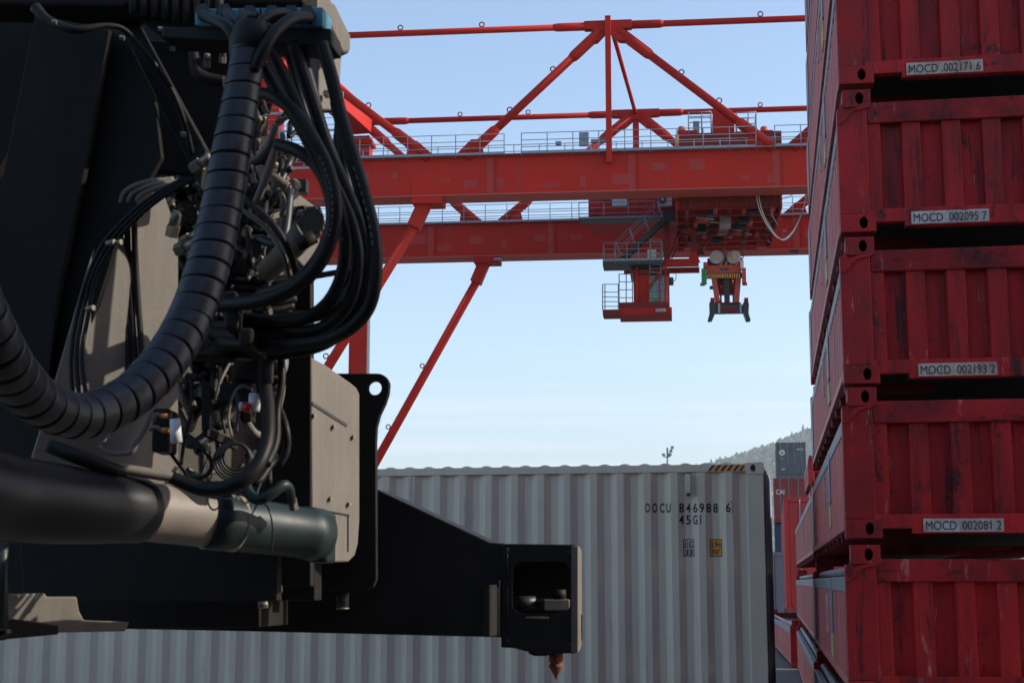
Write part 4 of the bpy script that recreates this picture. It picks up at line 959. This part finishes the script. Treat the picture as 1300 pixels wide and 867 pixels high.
# tilt cylinder: black barrel, rod coloured as if sunlit, green gland darkened for shade
barrel = [(-80, 606, 4.55, 63), (0, 630, 4.80, 56), (90, 641, 5.0, 49), (160, 646.5, 5.17, 42.5), (175, 648, 5.22, 41.5)]
poly_hose(barrel, 'barrel', 'cylinder_barrel', seg=40, n=6)
rod = [(172, 648, 5.23, 37.5), (250, 657, 5.40, 36), (300, 665, 5.5, 35.5)]
poly_hose(rod, 'sunlit_rod_dust', 'cylinder_rod', seg=40, n=6)
gl_ = [(262, 660, 5.42, 36.8), (284, 663, 5.46, 36.4), (286, 663, 5.46, 34.6), (330, 669, 5.58, 33.8), (385, 676, 5.70, 32), (386, 676, 5.70, 34), (404, 679, 5.76, 33.5)]
go_ = MB().tube([V(a, b, c) for a, b, c, d in gl_], [d * c / FPX for a, b, c, d in gl_], 40).build('gland', 'seagreen', rs)
MB().tube([V(404, 679, 5.765), V(410, 680, 5.78), (V(414, 680.5, 5.79))], [.093, .085, .05], 8, smooth=False).build('gland_nut', 'seagreen', go_)
poly_hose([(328, 636, 5.5, 1.2), (340, 644, 5.42, 1.2), (346, 668, 5.42, 1.2), (345, 700, 5.5, 1.2)], 'steel_dark', 'pipe_band', par=go_)
MB().box(V(388, 650, 5.6).x, V(413, 650, 5.6).x, 5.72, 5.95, V(400, 714, 5.7).z, V(400, 648, 5.7).z).build('clevis', 'seagreen', rs, .012)
# ---- mast column at the left
colw = Wall(60, 5.35, -14)
prism_px('mast_front', [(44, 18), (139, 38), (113, 190), (74, 372), (62, 480), (-70, 480), (-20, 330), (10, 190)], colw, .03, 'mast', .006)
prism_px('mast_flank', [(139, 38), (165, 60), (196, 120), (205, 200), (150, 300), (98, 470), (62, 480), (74, 372), (113, 190)], Wall(110, 5.40, -8), .03, 'mast', .004)
prism_px('mast_shadow_side', [(-160, -40), (44, -10), (46, 20), (12, 190), (-160, 500)], Wall(0, 6.1, -12), .05, 'mast')
prism_px('mast_brace', [(150, 30), (175, 30), (262, 190), (255, 240), (240, 210)], Wall(200, 5.5, -8), .05, 'body', .006)
# top beams
prism_px('top_beam', [(-120, -70), (385, -70), (385, 5), (300, 6), (160, 6), (155, 9), (-120, 4)], Wall(150, 5.35, -8), .2, 'mast', .01)
prism_px('top_gusset', [(145, 0), (165, 0), (300, 42), (300, 60), (205, 48)], Wall(200, 5.45, -8), .04, 'body')
for i in range(9):
    x = 170 + i * 13.5
    MB().tube([V(x, -25, 5.25), V(x, 20 + min(14, i * 2.2), 5.25)], .017, 10).build('spring_rod', 'body', rs)
# upper right shroud
shr = Wall(440, 5.75, 40)
prism_px('shroud', [(396, -60), (420, -60), (421, 2), (427, 6), (446, 46), (446, 62), (444, 68), (434, 68), (414, 24), (400, 22)], shr, .16, 'dusty', .012)
prism_px('shroud_web', [(404, 22), (416, 25), (434, 68), (432, 108), (424, 126), (422, 140), (404, 140)], Wall(420, 5.85, 48), .05, 'dusty', .006)
prism_px('hanger_plate', [(352, 56), (417, 56), (424, 138), (419, 139), (405, 140), (395, 84), (366, 82), (360, 70)], Wall(400, 5.95, -8), .05, 'body', .006)
p = V(415, 122, 5.8); MB().tube([p, p + Vector((.0, -.04, 0))], .012, 6).build('bolt', 'brass', rs)
# manifold blocks
mf = Wall(330, 5.0, -8)
man = prism_px('manifold', [(247, 11), (410, 9), (410, 35), (247, 33)], mf, .12, 'teal', .006)
for x in (276, 305, 331, 358, 384): MB().beam(mf.pt(x, 11, .004), mf.pt(x, 34, .004), .004, .006).build('manifold_joint', 'grime', man)
prism_px('manifold_bracket', [(205, 34), (420, 36), (421, 58), (400, 59), (205, 48)], Wall(330, 5.02, -8), .14, 'body', .006, off=0)
for x, y in ((260, 20), (288, 20), (320, 22), (348, 22), (372, 22), (392, 22)):
    p = mf.pt(x, y, .0); MB().tube([p + Vector((0, .0, 0)), p + Vector((0, -.05, 0))], .026, 6, smooth=False).build('port_nut', 'steel_dark', man)
for a in ([(392, 22, 4.93, 8), (372, 24, 4.84, 8), (352, 38, 4.78, 8), (336, 60, 4.75, 8), (322, 90, 4.76, 7)],
          [(372, 20, 4.95, 7), (350, 18, 4.86, 7), (332, 28, 4.80, 7), (322, 50, 4.76, 7), (316, 80, 4.8, 7)],
          [(320, 22, 4.95, 7.5), (308, 22, 4.88, 7.5), (302, 40, 4.82, 7), (305, 80, 4.82, 7)],
          [(258, 20, 4.95, 8), (272, 26, 4.86, 8), (290, 36, 4.80, 8), (300, 60, 4.80, 7), (306, 90, 4.8, 7)],
          [(288, 18, 4.95, 8), (292, 26, 4.86, 8), (302, 40, 4.82, 7), (310, 80, 4.82, 7)]): poly_hose(a)
# flared collar of the sleeve
fc_ = [(322, 30, 4.80, 20), (321, 40, 4.80, 27), (318, 55, 4.81, 29), (315, 70, 4.82, 26), (312, 82, 4.82, 22)]
MB().tube([V(a, b, c) for a, b, c, d in fc_], [d * c / FPX for a, b, c, d in fc_], 24, cap=False).build('sleeve_cup', 'rubber', rs)
# spiral wrapped sleeve, band by band
path = [(318, 40, 4.80, 21.5), (313, 80, 4.80, 22.5), (303, 140, 4.78, 24), (293, 195, 4.75, 25.5), (280, 270, 4.72, 27), (262, 345, 4.66, 28), (238, 410, 4.60, 28.5), (204, 465, 4.52, 29), (158, 508, 4.42, 29), (104, 528, 4.30, 29.5), (56, 514, 4.14, 31), (18, 478, 3.98, 34), (-12, 430, 3.82, 37), (-45, 360, 3.68, 39), (-70, 280, 3.6, 40)]
sp_ = spline(path, 40)
P3 = [V(a, b, c) for a, b, c, d in sp_]; R3 = [d * c / FPX for a, b, c, d in sp_]
acc = [0]
for a, b in zip(P3, P3[1:]): acc.append(acc[-1] + (b - a).length)
def samp(s_):
    s_ = max(0, min(acc[-1] - 1e-5, s_))
    for i in range(len(acc) - 1):
        if acc[i + 1] >= s_: k = (s_ - acc[i]) / (acc[i + 1] - acc[i]); return P3[i].lerp(P3[i + 1], k), R3[i] * (1 - k) + R3[i + 1] * k
pitch = .0635; nb = int(acc[-1] / pitch); rnb = random.Random(4)
core = MB().tube(P3[::6], [r * .9 for r in R3[::6]], 20).build('hose_bundle_core', 'grime', rs)
for i in range(nb):
    s0 = i * pitch + .0018; s1 = (i + 1) * pitch - .0018
    pr = []; rr_ = []
    dd = (samp(s1)[0] - samp(s0)[0]).normalized(); tiltv = Vector((rnb.uniform(-.12, .12), rnb.uniform(-.1, .1), 0))
    for k, q_ in ((0, .96), (.03, .985), (.10, .995), (.5, 1.0), (.88, 1.012), (.97, 1.01), (1, .97)):
        p_, r_ = samp(s0 + (s1 - s0) * k); pr.append(p_); rr_.append(r_ * q_ * (1 + .015 * rnb.uniform(-1, 1) * 0 + .012))
    ob = MB()
    # slightly tilted rings, as a spiral wrap lies
    ax = Vector((0, 0, 1)) if abs(dd.z) < .9 else Vector((1, 0, 0)); xx = dd.cross(ax).normalized(); yy = xx.cross(dd)
    vs = []; seg = 28
    for p_, r_ in zip(pr, rr_):
        for k in range(seg):
            a_ = 2 * pi * k / seg; vs.append(p_ + (xx * cos(a_) + yy * sin(a_)) * r_ + dd * (cos(a_ + .6) * .010))
    fs = [(j * seg + k, j * seg + (k + 1) % seg, (j + 1) * seg + (k + 1) % seg, (j + 1) * seg + k) for j in range(len(pr) - 1) for k in range(seg)]
    ob.add(vs, fs, True); ob.build('wrap_band', 'sleeve', rs)
# ---- hose loops at the right
H = poly_hose
hoses = [
 [(408, 55, 4.95, 8), (420, 95, 4.95, 8), (432, 145, 4.95, 8), (447, 195, 4.94, 8), (462, 245, 4.93, 8), (474, 295, 4.92, 8), (477, 345, 4.92, 8), (468, 390, 4.94, 8), (440, 420, 4.98, 8), (400, 434, 5.05, 8), (350, 438, 5.15, 8), (280, 436, 5.3, 8)],
 [(372, 55, 5.02, 8), (385, 95, 5.02, 8), (400, 140, 5.02, 8), (417, 190, 5.02, 8), (438, 240, 5.0, 8), (458, 290, 5.0, 8), (467, 340, 5.0, 8), (458, 385, 5.02, 8), (430, 412, 5.06, 8), (390, 425, 5.12, 8), (330, 428, 5.2, 8), (270, 425, 5.35, 8)],
 [(378, 55, 5.08, 7), (392, 100, 5.08, 7), (408, 160, 5.08, 7), (428, 215, 5.07, 7), (446, 265, 5.06, 7), (456, 320, 5.06, 7), (450, 365, 5.08, 7), (425, 392, 5.12, 7), (385, 405, 5.18, 7), (330, 412, 5.25, 7), (270, 415, 5.4, 7)],
 [(340, 60, 4.98, 8), (358, 95, 4.98, 8), (377, 135, 4.98, 8), (400, 185, 4.98, 8), (424, 235, 4.97, 8), (446, 285, 4.97, 8), (454, 335, 4.98, 8), (443, 385, 5.0, 8), (412, 415, 5.06, 8), (370, 420, 5.12, 8), (300, 412, 5.3, 8)],
 [(334, 85, 4.9, 7.5), (352, 115, 4.9, 7.5), (378, 155, 4.9, 7.5), (404, 205, 4.9, 7.5), (428, 255, 4.9, 7.5), (438, 310, 4.92, 7.5), (430, 360, 4.96, 7.5), (404, 395, 5.02, 7.5), (360, 408, 5.1, 7.5), (290, 402, 5.25, 7.5)],
 [(330, 118, 4.95, 7), (352, 125, 4.9, 8), (376, 145, 4.86, 8.5), (398, 178, 4.84, 8.5), (416, 215, 4.84, 8.5), (425, 255, 4.84, 8.5), (422, 295, 4.86, 8.5), (405, 335, 4.88, 8.5), (374, 365, 4.92, 8.5), (330, 382, 4.98, 8.5), (270, 388, 5.1, 8.5)],
 [(352, 183, 5.05, 7), (378, 192, 5.0, 7.5), (404, 214, 4.97, 7.5), (419, 250, 4.95, 7.5), (420, 290, 4.95, 7.5), (402, 330, 4.98, 7.5), (372, 360, 5.0, 7.5), (330, 375, 5.1, 7.5)],
 [(425, 130, 5.15, 6), (437, 175, 5.15, 7), (452, 225, 5.14, 7), (466, 275, 5.12, 7), (472, 330, 5.12, 7), (464, 380, 5.14, 7), (440, 408, 5.18, 7), (400, 418, 5.25, 7), (340, 424, 5.4, 7)],
 [(364, 57, 5.2, 6), (378, 110, 5.2, 6), (392, 165, 5.2, 7), (410, 220, 5.2, 7), (432, 275, 5.2, 7), (442, 330, 5.2, 7), (436, 372, 5.22, 7), (412, 398, 5.26, 7), (350, 404, 5.4, 7)],
 [(388, 352, 5.45, 3.6), (410, 349, 5.4, 3.6), (440, 342, 5.3, 3.6), (452, 325, 5.25, 3.6)],
 [(392, 402, 5.3, 6), (415, 392, 5.25, 6), (442, 370, 5.2, 6), (456, 340, 5.2, 6)],
]
for h_ in hoses: H([(a, b, c, d * 1.12) for a, b, c, d in h_])
for idx, a0, a1 in ((5, .35, .62), (0, .30, .50), (4, .4, .55)):
    sp2 = spline(hoses[idx], 24); n0 = len(sp2); pm = MB()
    for i in range(int(n0 * a0), int(n0 * a1) - 1, 1):
        if (i * 7) % 5 in (0, 3): continue
        (xa_, ya_, Ya, ra), (xb_, yb_, Yb, rb) = sp2[i], sp2[i + 1]; A = V(xa_, ya_, Ya); B = V(xb_, yb_, Yb); B = A.lerp(B, .62)
        d_ = (B - A).normalized(); v_ = (Vector((0, 0, EYE)) - A).normalized(); q_ = d_.cross(v_).normalized(); n_2 = q_.cross(d_); n_2 = n_2 if n_2.dot(v_) > 0 else -n_2
        rr2 = ra * 1.12 * Ya / FPX; off_ = (n_2 * cos(.35) + q_ * sin(.35)) * (rr2 + .0012)
        pm.add([A + off_ - q_ * .0028, B + off_ - q_ * .0028, B + off_ + q_ * .0028, A + off_ + q_ * .0028], [(0, 1, 2, 3)])
    hp = pm.build('hose_print', 'print', rs); hp['kind'] = 'stuff'
for dx, dy_, Y_ in ((-9, 6, 5.3), (-20, 12, 5.28), (-6, -6, 5.38), (-32, 8, 5.3)):
    H([(a + dx * min(1, max(0, (b - 150) / 80)), b + dy_ * min(1, max(0, (b - 250) / 60)), c + Y_ - 4.95, d) for a, b, c, d in hoses[0]])
# pale printed line along the thick front loop
# clamps where the loops enter the body
for x, y in ((300, 412), (318, 434), (298, 388)): MB().box(V(x - 9, y, 5.15).x, V(x + 9, y, 5.15).x, 5.05, 5.35, V(x, y + 12, 5.15).z, V(x, y - 12, 5.15).z).build('hose_clamp', 'body', rs, .01)
for i in range(7):
    y = 352 + i * 9; H([(385 - i * 3, y, 5.8, 4.5), (340, y + 6, 5.76, 4.5), (290, y + 2, 5.76, 4.5), (250, y - 10, 5.8, 4.5)], name='cable')
# ---- valve block with fittings
vb = Wall(350, 6.0, 42)
vbl = prism_px('valve_block', [(300, 225), (330, 215), (395, 312), (395, 350), (330, 350), (290, 300)], vb, .16, 'dusty', .01)
prism_px('valve_bracket', [(322, 262), (352, 236), (396, 268), (398, 330), (380, 345), (338, 300)], vb, .03, 'dusty', .006, off=.05, par=vbl)
def fitting(px, py, Y, ang, ln_, r, m='brass', par=rs):
    a = radians(ang); d = Vector((cos(a) * .8, -.45, sin(a))).normalized(); p = V(px, py, Y)
    o = MB().tube([p, p + d * ln_ * .45], r * 1.25, 6, smooth=False).build('hose_fitting', m, par)
    MB().tube([p + d * ln_ * .45, p + d * ln_ * .9, p + d * ln_], [r, r, r * .7], 10).build('ferrule', m, o)
rf = random.Random(21)
for i in range(46):
    t = rf.random(); px = 292 + rf.uniform(0, 60) + (py_ := 120 + t * 150) * .12 - 14; fitting(px, py_, 5.65 + rf.uniform(0, .25), rf.choice((60, 80, 100, 120, 20)), rf.uniform(.04, .09), rf.uniform(.008, .015), rf.choice(('brass', 'dusty', 'dusty', 'steel_dark')))
for i in range(40):
    fitting(285 + rf.uniform(0, 95), 325 + rf.uniform(0, 50), 5.72 + rf.uniform(0, .2), rf.uniform(0, 360), rf.uniform(.03, .06), rf.uniform(.006, .012), rf.choice(('brass', 'steel_dark', 'body')))
for i in range(26):
    fitting(205 + rf.uniform(0, 60), 235 + rf.uniform(0, 110), 5.85 + rf.uniform(0, .15), rf.uniform(0, 360), rf.uniform(.04, .08), rf.uniform(.008, .014), rf.choice(('brass', 'dusty', 'body', 'body')))
for i in range(34):
    fitting(235 + rf.uniform(0, 110), 445 + rf.uniform(0, 60), 5.75 + rf.uniform(0, .15), rf.uniform(0, 360), rf.uniform(.03, .08), rf.uniform(.007, .016), rf.choice(('brass', 'dusty', 'body', 'body', 'steel_dark')))
for a in ((320, 470, 45, 28), (300, 500, 40, 26), (262, 440, 50, 30), (345, 425, 40, 30)):
    MB().box(V(a[0] - a[2] / 2, a[1], 5.45).x, V(a[0] + a[2] / 2, a[1], 5.45).x, 5.42, 5.55, V(a[0], a[1] + a[3] / 2, 5.45).z, V(a[0], a[1] - a[3] / 2, 5.45).z).build('solenoid_box', 'body', rs, .01)
# swivel motor with grooved end
mc = [V(338, 345, 5.5), V(372, 312, 5.35), V(392, 290, 5.28)]
MB().tube(mc, [.04, .045, .05], 14).build('swivel_motor', 'dusty', rs)
for i in range(14):
    a = 2 * pi * i / 14; c = V(396, 282, 5.3); MB().box(c.x + cos(a) * .036 - .008, c.x + cos(a) * .036 + .008, 5.27, 5.33, c.z + sin(a) * .042 - .008, c.z + sin(a) * .042 + .008).build('motor_tooth', 'dusty', rs, .002)
MB().tube([V(396, 282, 5.26), V(396, 282, 5.34)], .038, 16).build('motor_cap', 'dusty', rs)
c = V(398, 300, 5.25); MB().tube([V(378, 312, 5.2), V(400, 300, 5.2)], .025, 12).build('lock_cylinder', 'body', rs)
for a in ([(300, 190, 5.15, 5), (318, 205, 5.12, 5), (338, 190, 5.1, 5), (350, 160, 5.1, 5)], [(352, 178, 5.1, 5.5), (345, 205, 5.1, 5.5), (332, 240, 5.12, 5.5), (318, 275, 5.2, 5)], [(330, 215, 5.2, 6), (350, 228, 5.15, 7), (366, 238, 5.15, 7)], [(358, 245, 5.2, 4), (360, 262, 5.18, 4), (358, 275, 5.2, 4)],
          [(300, 250, 5.1, 5), (322, 262, 5.08, 5), (350, 290, 5.06, 5), (368, 320, 5.08, 5), (378, 350, 5.15, 5)], [(306, 265, 5.1, 3.5), (340, 292, 5.1, 3.5), (360, 325, 5.1, 3.5), (368, 350, 5.2, 3.5)]):
    H(a, m='dusty' if a[0][3] != 5 or a[0][0] < 310 and a[0][1] < 200 else 'rubber')
for a, b, c_ in ((358, 172, 'teal'), (349, 186, 'teal'), (362, 188, 'teal')): MB().box(V(a - 3, b, 5.2).x, V(a + 3, b, 5.2).x, 5.2, 5.24, V(a, b + 5, 5.2).z, V(a, b - 4, 5.2).z).build('port_cap', c_, rs, .003)
tg = random.Random(77)
def tangle(x0, x1, y0, y1, Y, n, r0, r1, mats):
    for _ in range(n):
        a = (tg.uniform(x0, x1), tg.uniform(y0, y1)); b = (min(x1 + 10, max(x0 - 10, a[0] + tg.uniform(-55, 55))), min(y1 + 10, max(y0 - 10, a[1] + tg.uniform(-70, 70))))
        yy = Y + tg.uniform(-.12, .12); r_ = tg.uniform(r0, r1); sag = tg.uniform(8, 34)
        m_ = tg.choice(mats)
        H([(a[0], a[1], yy + .08, r_), (a[0] * .7 + b[0] * .3 + tg.uniform(-8, 8), a[1] * .7 + b[1] * .3 + sag * .8, yy, r_), (a[0] * .3 + b[0] * .7 + tg.uniform(-8, 8), a[1] * .3 + b[1] * .7 + sag, yy, r_), (b[0], b[1], yy + .08, r_)], m=m_, name='cable', n=5, seg=7) if r_ < 2.6 else H([(a[0], a[1], yy + .08, r_), ((a[0] + b[0]) / 2 + tg.uniform(-12, 12), (a[1] + b[1]) / 2 + sag, yy, r_), (b[0], b[1], yy + .08, r_)], m=m_, name='hose', n=6, seg=8)
        for e in (a, b):
            p = V(e[0], e[1], yy + .08); MB().tube([p, p + Vector((tg.uniform(-.02, .02), .02, tg.uniform(-.03, .03)))], r_ * yy / FPX * 1.7, 6, smooth=False).build('crimp', tg.choice(('brass', 'steel_dark', 'body')), rs)
tangle(300, 388, 140, 325, 5.75, 17, 2.4, 7, ('rubber', 'rubber', 'body', 'dusty', 'steel_dark'))
tangle(210, 275, 190, 400, 5.9, 14, 2.4, 6.5, ('rubber', 'rubber', 'body', 'body', 'steel_dark'))
tangle(235, 345, 330, 440, 5.75, 18, 3, 8, ('rubber', 'rubber', 'body'))
tangle(225, 350, 440, 600, 5.8, 20, 1.8, 7.5, ('rubber', 'rubber', 'rubber', 'body', 'steel_dark', 'dusty'))
tangle(225, 330, 585, 625, 5.45, 12, 1.2, 2.5, ('rubber', 'seagreen', 'rubber'))

def small_boxes(n, x0, x1, y0, y1, Y):
    for _ in range(n):
        x = tg.uniform(x0, x1); y = tg.uniform(y0, y1); w_ = tg.uniform(8, 26); h_ = tg.uniform(8, 26); p = V(x, y, Y); q_ = V(x + w_, y + h_, Y)
        o = MB().box(p.x, q_.x, Y - .02, Y + tg.uniform(.04, .1), q_.z, p.z).build('valve_body', tg.choice(('body', 'body', 'dusty', 'steel_dark')), rs, .004)
        MB().tube([Vector((p.x + .01, Y - .03, p.z - .01)), Vector((p.x + .01, Y - .018, p.z - .01))], .006, 6, smooth=False).build('bolt', 'brass', o)
small_boxes(14, 295, 375, 190, 320, 5.9); small_boxes(12, 210, 262, 230, 400, 5.98); small_boxes(16, 240, 335, 335, 430, 5.88); small_boxes(20, 225, 335, 440, 520, 5.92)
# ---- pipes and cables in front of the side plate
for dx, m_ in ((0, 'rubber'), (7, 'rubber'), (14, 'rubber')):
    H([(235 + dx, 226, 5.25, 3), (200 + dx, 245, 5.25, 3), (165 + dx, 272, 5.25, 3), (132 + dx, 308, 5.25, 3), (112 + dx * .7, 350, 5.25, 3), (98 + dx, 400, 5.25, 3), (90 + dx, 450, 5.22, 3), (92 + dx * 1.2, 500, 5.2, 3), (100 + dx, 540, 5.2, 3)], name='cable')
for i, (dx, dy) in enumerate(((0, 0), (9, 3), (18, 6))):
    H([(152 + dx, 262 + dy, 5.4, 4), (160 + dx, 243 + dy, 5.38, 4), (185 + dx, 232 + dy, 5.36, 4), (220 + dx, 228 + dy, 5.4, 4)], m='dusty', name='steel_pipe')
    H([(152 + dx, 262 + dy, 5.4, 4), (154 + dx, 330, 5.5, 4), (160 + dx, 420, 5.5, 4), (165 + dx, 480, 5.5, 4)], m='body', name='steel_pipe')
for a, b in ((136, 309), (145, 309), (110, 392)): p = V(a, b, 5.2); MB().tube([p, p + Vector((.03, -.02, 0))], .01, 8).build('cable_clip', 'brass', rs)
H([(62, 566, 5.0, 9), (100, 580, 5.0, 10), (140, 594, 5.05, 8), (158, 598, 5.1, 7)], name='hose'); H([(150, 594, 5.08, 6), (185, 600, 5.12, 7), (222, 606, 5.16, 6.5)], m='dusty', name='hose')  # second stretch of hose coloured as sunlit
H([(218, 606, 5.16, 8), (255, 620, 5.15, 10), (290, 618, 5.1, 10), (320, 600, 5.1, 10), (338, 565, 5.15, 9), (340, 520, 5.25, 9), (335, 470, 5.4, 9), (342, 440, 5.5, 9)], name='hose')
H([(355, 440, 5.45, 5), (358, 480, 5.42, 5), (352, 520, 5.4, 5), (350, 560, 5.35, 6), (338, 590, 5.3, 6)], name='hose'); H([(346, 500, 5.5, 5), (362, 540, 5.4, 5), (364, 570, 5.4, 5), (355, 590, 5.4, 5)], name='hose')
H([(356, 455, 5.5, 3.5), (359, 490, 5.45, 3.5), (355, 515, 5.45, 3.5), (350, 535, 5.45, 3.5)], m='dusty', name='steel_pipe')
H([(193, 522, 5.3, 3), (183, 545, 5.3, 4), (172, 562, 5.3, 5), (165, 574, 5.3, 4), (140, 575, 5.3, 3), (126, 566, 5.3, 3)], m='dusty', name='cable'); H([(206, 528, 5.28, 2.2), (198, 526, 5.28, 2.5), (194, 534, 5.29, 3)], m='dusty', name='cable')
H([(205, 546, 5.28, 2.5), (198, 542, 5.28, 2.5), (190, 545, 5.29, 3)], m='dusty', name='cable')
for a, b in ((208, 528), (209, 546)): MB().tube([V(a - 3, b, 5.27), V(a + 5, b, 5.27)], .009, 8).build('cable_tip', 'orange', rs)
MB().tube([V(222, 532, 5.25), V(224, 562, 5.25)], [.018, .021], 10).build('marker_tube', 'white', rs); MB().box(V(197, 550, 5.4).x, V(218, 550, 5.4).x, 5.35, 5.5, V(205, 575, 5.4).z, V(205, 520, 5.4).z).build('junction_box', 'body', rs, .008)
H([(243, 480, 5.4, 2.5), (243, 520, 5.35, 2.5), (234, 560, 5.35, 2.5), (230, 590, 5.35, 2.5)], name='cable')
H([(228, 545, 5.35, 3), (250, 562, 5.3, 3), (268, 585, 5.3, 3), (262, 603, 5.3, 3), (235, 610, 5.3, 3)], name='cable')
# angle bracket and its cables
MB().beam(V(262, 485, 5.42), V(262, 545, 5.42), .028, .03).build('angle_bracket', 'body', rs); MB().beam(V(260, 548, 5.42), V(300, 566, 5.5), .03, .028).build('angle_bracket', 'body', rs)
H([(296, 560, 5.4, 1.8), (290, 530, 5.4, 1.8), (297, 500, 5.4, 1.8), (308, 490, 5.4, 2.2), (320, 495, 5.42, 2)], m='dusty', name='cable'); H([(286, 550, 5.45, 1.8), (282, 525, 5.45, 1.8), (292, 500, 5.45, 1.8)], name='cable'); H([(300, 550, 5.35, 2.2), (302, 520, 5.35, 2.2), (301, 498, 5.35, 2.2)], m='steel_dark', name='cable')
MB().tube([V(304, 516, 5.32), V(309, 516, 5.32)], .016, 10).build('connector', 'white', rs); MB().tube([V(309, 516, 5.32), V(319, 519, 5.32)], [.019, .017], 10).build('connector', 'red_plastic', rs)
MB().tube([V(324, 500, 5.34), V(322, 522, 5.34)], .022, 12).build('sensor', 'white', rs)
for i in range(5): MB().torus(V(300 - i * .8, 580 + i * 1.5, 5.3), (.3, -1, .05 * i), .045 + .006 * i, .005, 20, 6).build('cable_loop', 'seagreen' if i % 2 else 'rubber', rs)
# green pipe bends over the gland
H([(310, 610, 5.4, 6), (318, 628, 5.36, 7), (330, 634, 5.34, 7), (345, 626, 5.34, 7), (360, 616, 5.36, 7), (368, 622, 5.4, 6), (371, 640, 5.45, 5)], m='seagreen', name='pipe_bend'); MB().tube([V(371, 632, 5.44), V(373, 646, 5.46)], [.016, .018], 6, smooth=False).build('pipe_union', 'brass', rs)
H([(235, 600, 5.5, 5), (250, 606, 5.5, 6), (270, 612, 5.5, 5)], m='seagreen', name='pipe_bend')
# stray hardware at the upper left
for a, b, m_ in ((68, 28, 'brass'), (154, 48, 'brass'), (203, 37, 'brass'), (218, 62, 'brass'), (232, 170, 'brass')): MB().tube([V(a - 2, b, 5.1), V(a + 4, b + 1, 5.1)], .009, 6, smooth=False).build('bolt', m_, rs)
H([(45, 10, 5.2, 8), (62, 26, 5.18, 6), (95, 38, 5.16, 6), (135, 33, 5.2, 4), (160, 40, 5.24, 4), (190, 75, 5.28, 4), (215, 110, 5.34, 4), (232, 150, 5.4, 4), (245, 200, 5.5, 4)], name='hose')
H([(245, 60, 5.3, 7), (250, 90, 5.3, 9), (262, 100, 5.3, 9), (285, 104, 5.3, 8)], m='body', name='hose')
for a, b in ((262, 86), (282, 80)): fitting(a, b, 5.3, 80, .05, .012, 'dusty')
# twin fittings on the wall beside the sleeve
for a, b, g_ in ((245, 215, 20), (218, 300, 70), (232, 310, 20), (225, 318, 10)): fitting(a, b, 5.3, g_, .09, .02)

# ---------------------------------------------------------------- air
hz = bpy.data.materials.new('thin_haze'); hz.use_nodes = True; t = hz.node_tree; t.nodes.clear()
o_ = t.nodes.new('ShaderNodeOutputMaterial'); pv = t.nodes.new('ShaderNodeVolumePrincipled')
pv.inputs['Color'].default_value = (.80, .86, .97, 1); pv.inputs['Density'].default_value = .00009; pv.inputs['Anisotropy'].default_value = .2
t.links.new(pv.outputs[0], o_.inputs['Volume'])
hb = MB().box(-3600, 6000, -100, 10300, -1, 860); hzo = hb.build('haze', hz); hzo['kind'] = 'stuff'; hzo['label'] = 'thin bluish air over the whole yard'; hzo['category'] = 'haze'
